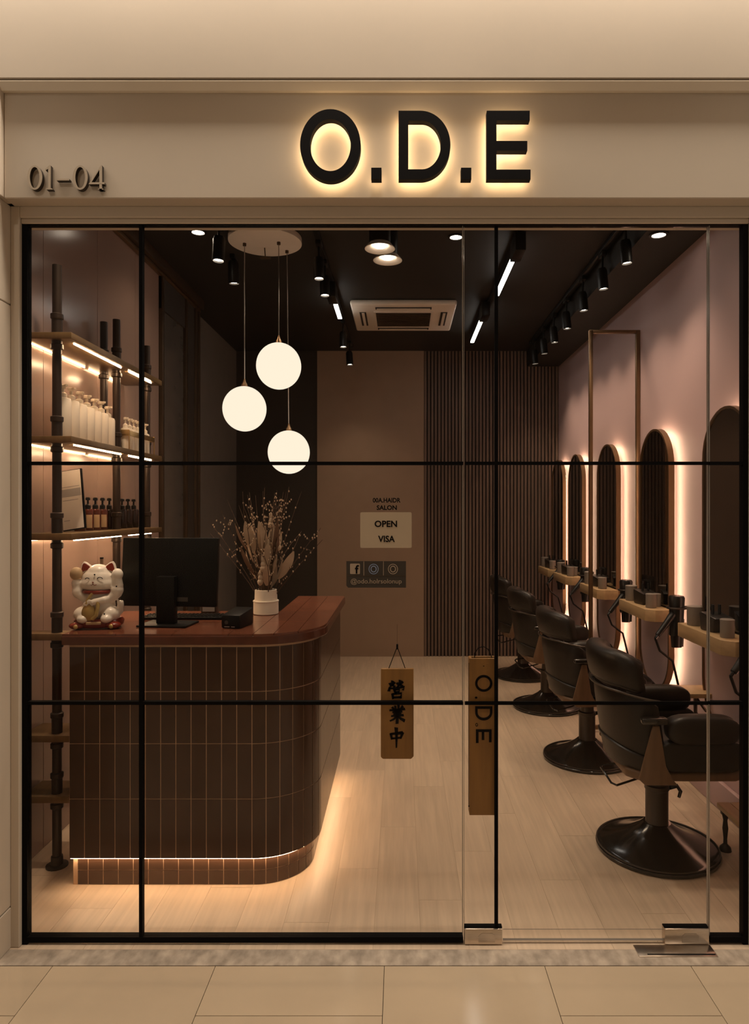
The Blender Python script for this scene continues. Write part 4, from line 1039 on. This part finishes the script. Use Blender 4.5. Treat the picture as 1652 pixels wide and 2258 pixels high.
ye = [S_((38, 100), (41, 82), w=(12, 9)), S_((58, 104), (58, 82), w=(13, 9)), S_((20, 92), (30, 82), w=(12, 8)), S_((84, 98), (72, 84), w=(14, 8)), S_((4, 74), (50, 77), (96, 82), w=(9, 12)),
      S_((34, 74), (40, 66)), S_((68, 77), (60, 67)), S_((22, 62), (80, 66), w=(8, 9)), S_((28, 51), (74, 54), w=(8, 9)), S_((14, 38), (88, 44), w=(8, 11)), S_((50, 76), (51, 30), (49, -6), w=(13, 14)),
      S_((46, 38), (28, 18), (6, 8), w=(11, 7)), S_((55, 40), (72, 22), (94, 10), w=(9, 15))]
ying = [S_((8, 92), (14, 80)), S_((36, 98), (28, 84), w=(13, 8)), S_((23, 106), (22, 82), (4, 64), w=(12, 7)), S_((24, 82), (38, 70), w=(8, 12)),
        S_((54, 94), (60, 82)), S_((86, 102), (76, 88), w=(13, 8)), S_((70, 110), (69, 84), (52, 68), w=(12, 7)), S_((70, 84), (86, 74), w=(8, 12)),
        S_((6, 62), (2, 46), w=(10, 14)), S_((6, 60), (50, 63), (98, 70), (88, 52), w=(8, 12)),
        S_((36, 52), (40, 36)), S_((36, 52), (68, 55), (62, 38), w=(8, 10)), S_((40, 38), (62, 40), w=(8, 8)), S_((48, 36), (42, 28), w=(10, 8)),
        S_((24, 26), (28, -2), w=(12, 10)), S_((24, 26), (80, 31), (74, 2), w=(9, 12)), S_((28, 4), (74, 7), w=(10, 10))]
hs = thing('hanging_wooden_sign', 'honey wood sign with three black brush characters hung on the glass', 'sign', (-0.016, 2.692, 0.715))
sb = [(-0.065, 0.0+0.008), (-0.057, 0), (0.055, 0), (0.065, 0.010), (0.065, 0.358), (-0.062, 0.358), (-0.065, 0.355)]
B().prism(sb, 0, 0.014, 'Y').build('board', M['signwood'], hs, bevel=0.002, bseg=1)
inst('brush_lettering', stroke_mesh([(-0.002, 0.273, ying), (0.0, 0.178, ye), (-0.002, 0.088, zhong)], 'brush_lettering', 0.064, M['ink']), hs, (0, -0.0002, 0))
B().tube([(-0.034, 0.007, 0.356), (0.0, 0.0, 0.445)], 0.0016, 6).build('cord', M['ink'], hs)
B().tube([(0.032, 0.007, 0.356), (0.0, 0.0, 0.445)], 0.0016, 6).build('cord', M['ink'], hs)
B().box(-0.004, 0.004, -0.008, 0.004, 0.435, 0.455).build('hook', M['ink'], hs, bevel=0.002)
B().tube([(0, -0.004, 0.455), (0, -0.007, 0.535)], 0.0006, 5).build('hook_tape', M['bronze_dark'], hs)

ph_ = thing('wooden_door_pull', 'tall wooden door pull lettered O.D.E. down its face', 'door pull', (0.325, 2.6795, 0.498))
B().ring([(-0.056, 0), (0.056, 0), (0.056, 0.05), (-0.056, 0.05)], [(-0.046, 0.010), (0.046, 0.010), (0.046, 0.040), (-0.046, 0.040)], 0.0, 0.618, 'Z').build('block', M['signwood'], ph_, smooth=False, bevel=0.0015, bseg=1)
B().box(-0.046, 0.046, 0.010, 0.040, 0.0, 0.600).build('core', M['boxdark'], ph_, smooth=False)
def rot90(pts): return [(z, -x) for x, z in pts]   # letters read downwards
lt = B()
def shift(pts, dx, dz): return [(p[0]+dx, p[1]+dz) for p in pts]
lt.ring(shift(ellpts(0, 0, 0.034, 0.033, 40), 0, 0.520), shift(ellpts(0, 0, 0.0245, 0.0235, 40), 0, 0.520), -0.0012, -0.0002)
dd = dpts(-0.028, 0.028, -0.034, 0.034, 24); di = dpts(-0.0175, 0.0175, -0.024, 0.024, 24)
lt.ring(shift(rot90(dd), 0, 0.402), shift(rot90(di), 0, 0.402), -0.0012, -0.0002)
lt.prism(shift(rot90([(x+0.0, z) for x, z in epts(-0.027, 0.027, -0.031, 0.031, 0.0105)]), 0, 0.312), -0.0012, -0.0002, 'Y')
lt.prism(shift(ellpts(0, 0, 0.005, 0.004, 12), -0.030, 0.464), -0.0012, -0.0002, 'Y')
lt.ring(shift(ellpts(0, 0, 0.005, 0.007, 14), -0.028, 0.357), shift(ellpts(0, 0, 0.003, 0.0045, 14), -0.028, 0.357), -0.0012, -0.0002)
lt.prism(shift(ellpts(0, 0, 0.002, 0.002, 10), 0.0, 0.588), -0.0012, -0.0002, 'Y')
lt.build('lettering', M['ink'], ph_, smooth=False)
B().tube([(-0.032, 0.025, 0.600), (-0.034, 0.025, 0.632), (-0.018, 0.025, 0.655), (0.002, 0.025, 0.660), (0.02, 0.025, 0.65), (0.034, 0.025, 0.620), (0.038, 0.025, 0.600)], 0.0018, 6).build('cord_loop', M['ink'], ph_)
B().tube([(-0.0585, 0.004, 0.035), (-0.0585, 0.004, 0.60)], 0.0012, 5).build('side_rod', M['bronze_dark'], ph_)
B().ell((-0.0585, 0.003, 0.035), 0.0028, 8, 6).build('rod_end', M['ink'], ph_)

GY = 2.6695   # outer face of the fixed glass
R90 = (PI/2, 0, 0)
st1 = thing('opening_sticker', 'beige OPEN and VISA sticker on the shop glass', 'sticker', (-0.060, GY, 1.552))
def rrect(w, h, r, n=5):
    pts = []
    for (cx, cz, a0) in ((w/2-r, h/2-r, 0), (-w/2+r, h/2-r, PI/2), (-w/2+r, -h/2+r, PI), (w/2-r, -h/2+r, 3*PI/2)):
        for k in range(n+1):
            a = a0+PI/2*k/n; pts.append((cx+r*math.cos(a), cz+r*math.sin(a)))
    return pts
B().prism(shift(rrect(0.202, 0.140, 0.006), 0, 0.070), -0.0006, 0.0, 'Y').build('plate', M['sticker'], st1, smooth=False)
inst('lettering', text_mesh('OPEN', 'lettering', 0.034, M['ink'], 0.0003, 0.0009, 1.02), st1, (0, -0.0010, 0.093), R90)
inst('lettering', text_mesh('VISA', 'lettering', 0.034, M['ink'], 0.0003, 0.0009, 0.94), st1, (0.002, -0.0010, 0.034), R90)
st2 = thing('salon_name_lettering', 'small black salon name lettering on the glass above the beige sticker', 'lettering', (-0.058, GY, 1.699))
inst('lettering', text_mesh('00A.HAIDR', 'lettering', 0.0245, M['ink'], 0.0003, 0.0008, 0.90), st2, (0, -0.0006, 0.039), R90)
inst('lettering', text_mesh('SALON', 'lettering', 0.0245, M['ink'], 0.0003, 0.0008, 1.02), st2, (0.0015, -0.0006, 0.010), R90)
st3 = thing('social_media_sticker', 'dark sticker with three social icons and a handle on the glass', 'sticker', (-0.0985, GY, 1.396))
B().prism([(-0.117, 0.008), (-0.110, 0.0), (0.117, 0.0), (0.117, 0.104), (-0.117, 0.104)], -0.0006, 0, 'Y').build('plate', M['sticker_dark'], st3, smooth=False)
for x0, x1 in ((-0.0495, -0.0475), (0.0275, 0.0295)):
    B().box(x0, x1, -0.0010, -0.0007, 0.048, 0.103).build('divider', M['sticker_line'], st3, smooth=False)
B().box(-0.116, 0.116, -0.0010, -0.0007, 0.0465, 0.0478).build('divider', M['bronze_dark'], st3, smooth=False)
f1 = B().prism(shift(rrect(0.039, 0.041, 0.004), -0.083, 0.074), -0.0010, -0.0007, 'Y').build('icon', M['sticker_line'], st3, smooth=False)
inst('icon_glyph', text_mesh('f', 'icon_glyph', 0.046, M['ink'], 0.0003, 0.0012), f1, (-0.0765, -0.0015, 0.070), R90)
for cx, mm in ((-0.010, 'icon_blue'), (0.066, 'sticker_line')):
    r1 = B().ring(shift(ellpts(0, 0, 0.0195, 0.0205, 32), cx, 0.073), shift(ellpts(0, 0, 0.0168, 0.0178, 32), cx, 0.073), -0.0010, -0.0007).build('icon', M[mm], st3, smooth=False)
    B().ring(shift(ellpts(0, 0, 0.0118, 0.0130, 32), cx, 0.073), shift(ellpts(0, 0, 0.0085, 0.0095, 32), cx, 0.073), -0.0010, -0.0007).build('icon_ring', M[mm], r1, smooth=False)
    B().prism(shift(ellpts(0, 0, 0.0055, 0.0065, 20), cx, 0.073), -0.0010, -0.0007, 'Y').build('icon_dot', M['boxdark'], r1, smooth=False)
inst('lettering', text_mesh('@odo.holrsolonup', 'lettering', 0.0262, M['sticker_line'], 0.0003, 0.0, 1.0), st3, (0, -0.0010, 0.0245), R90)
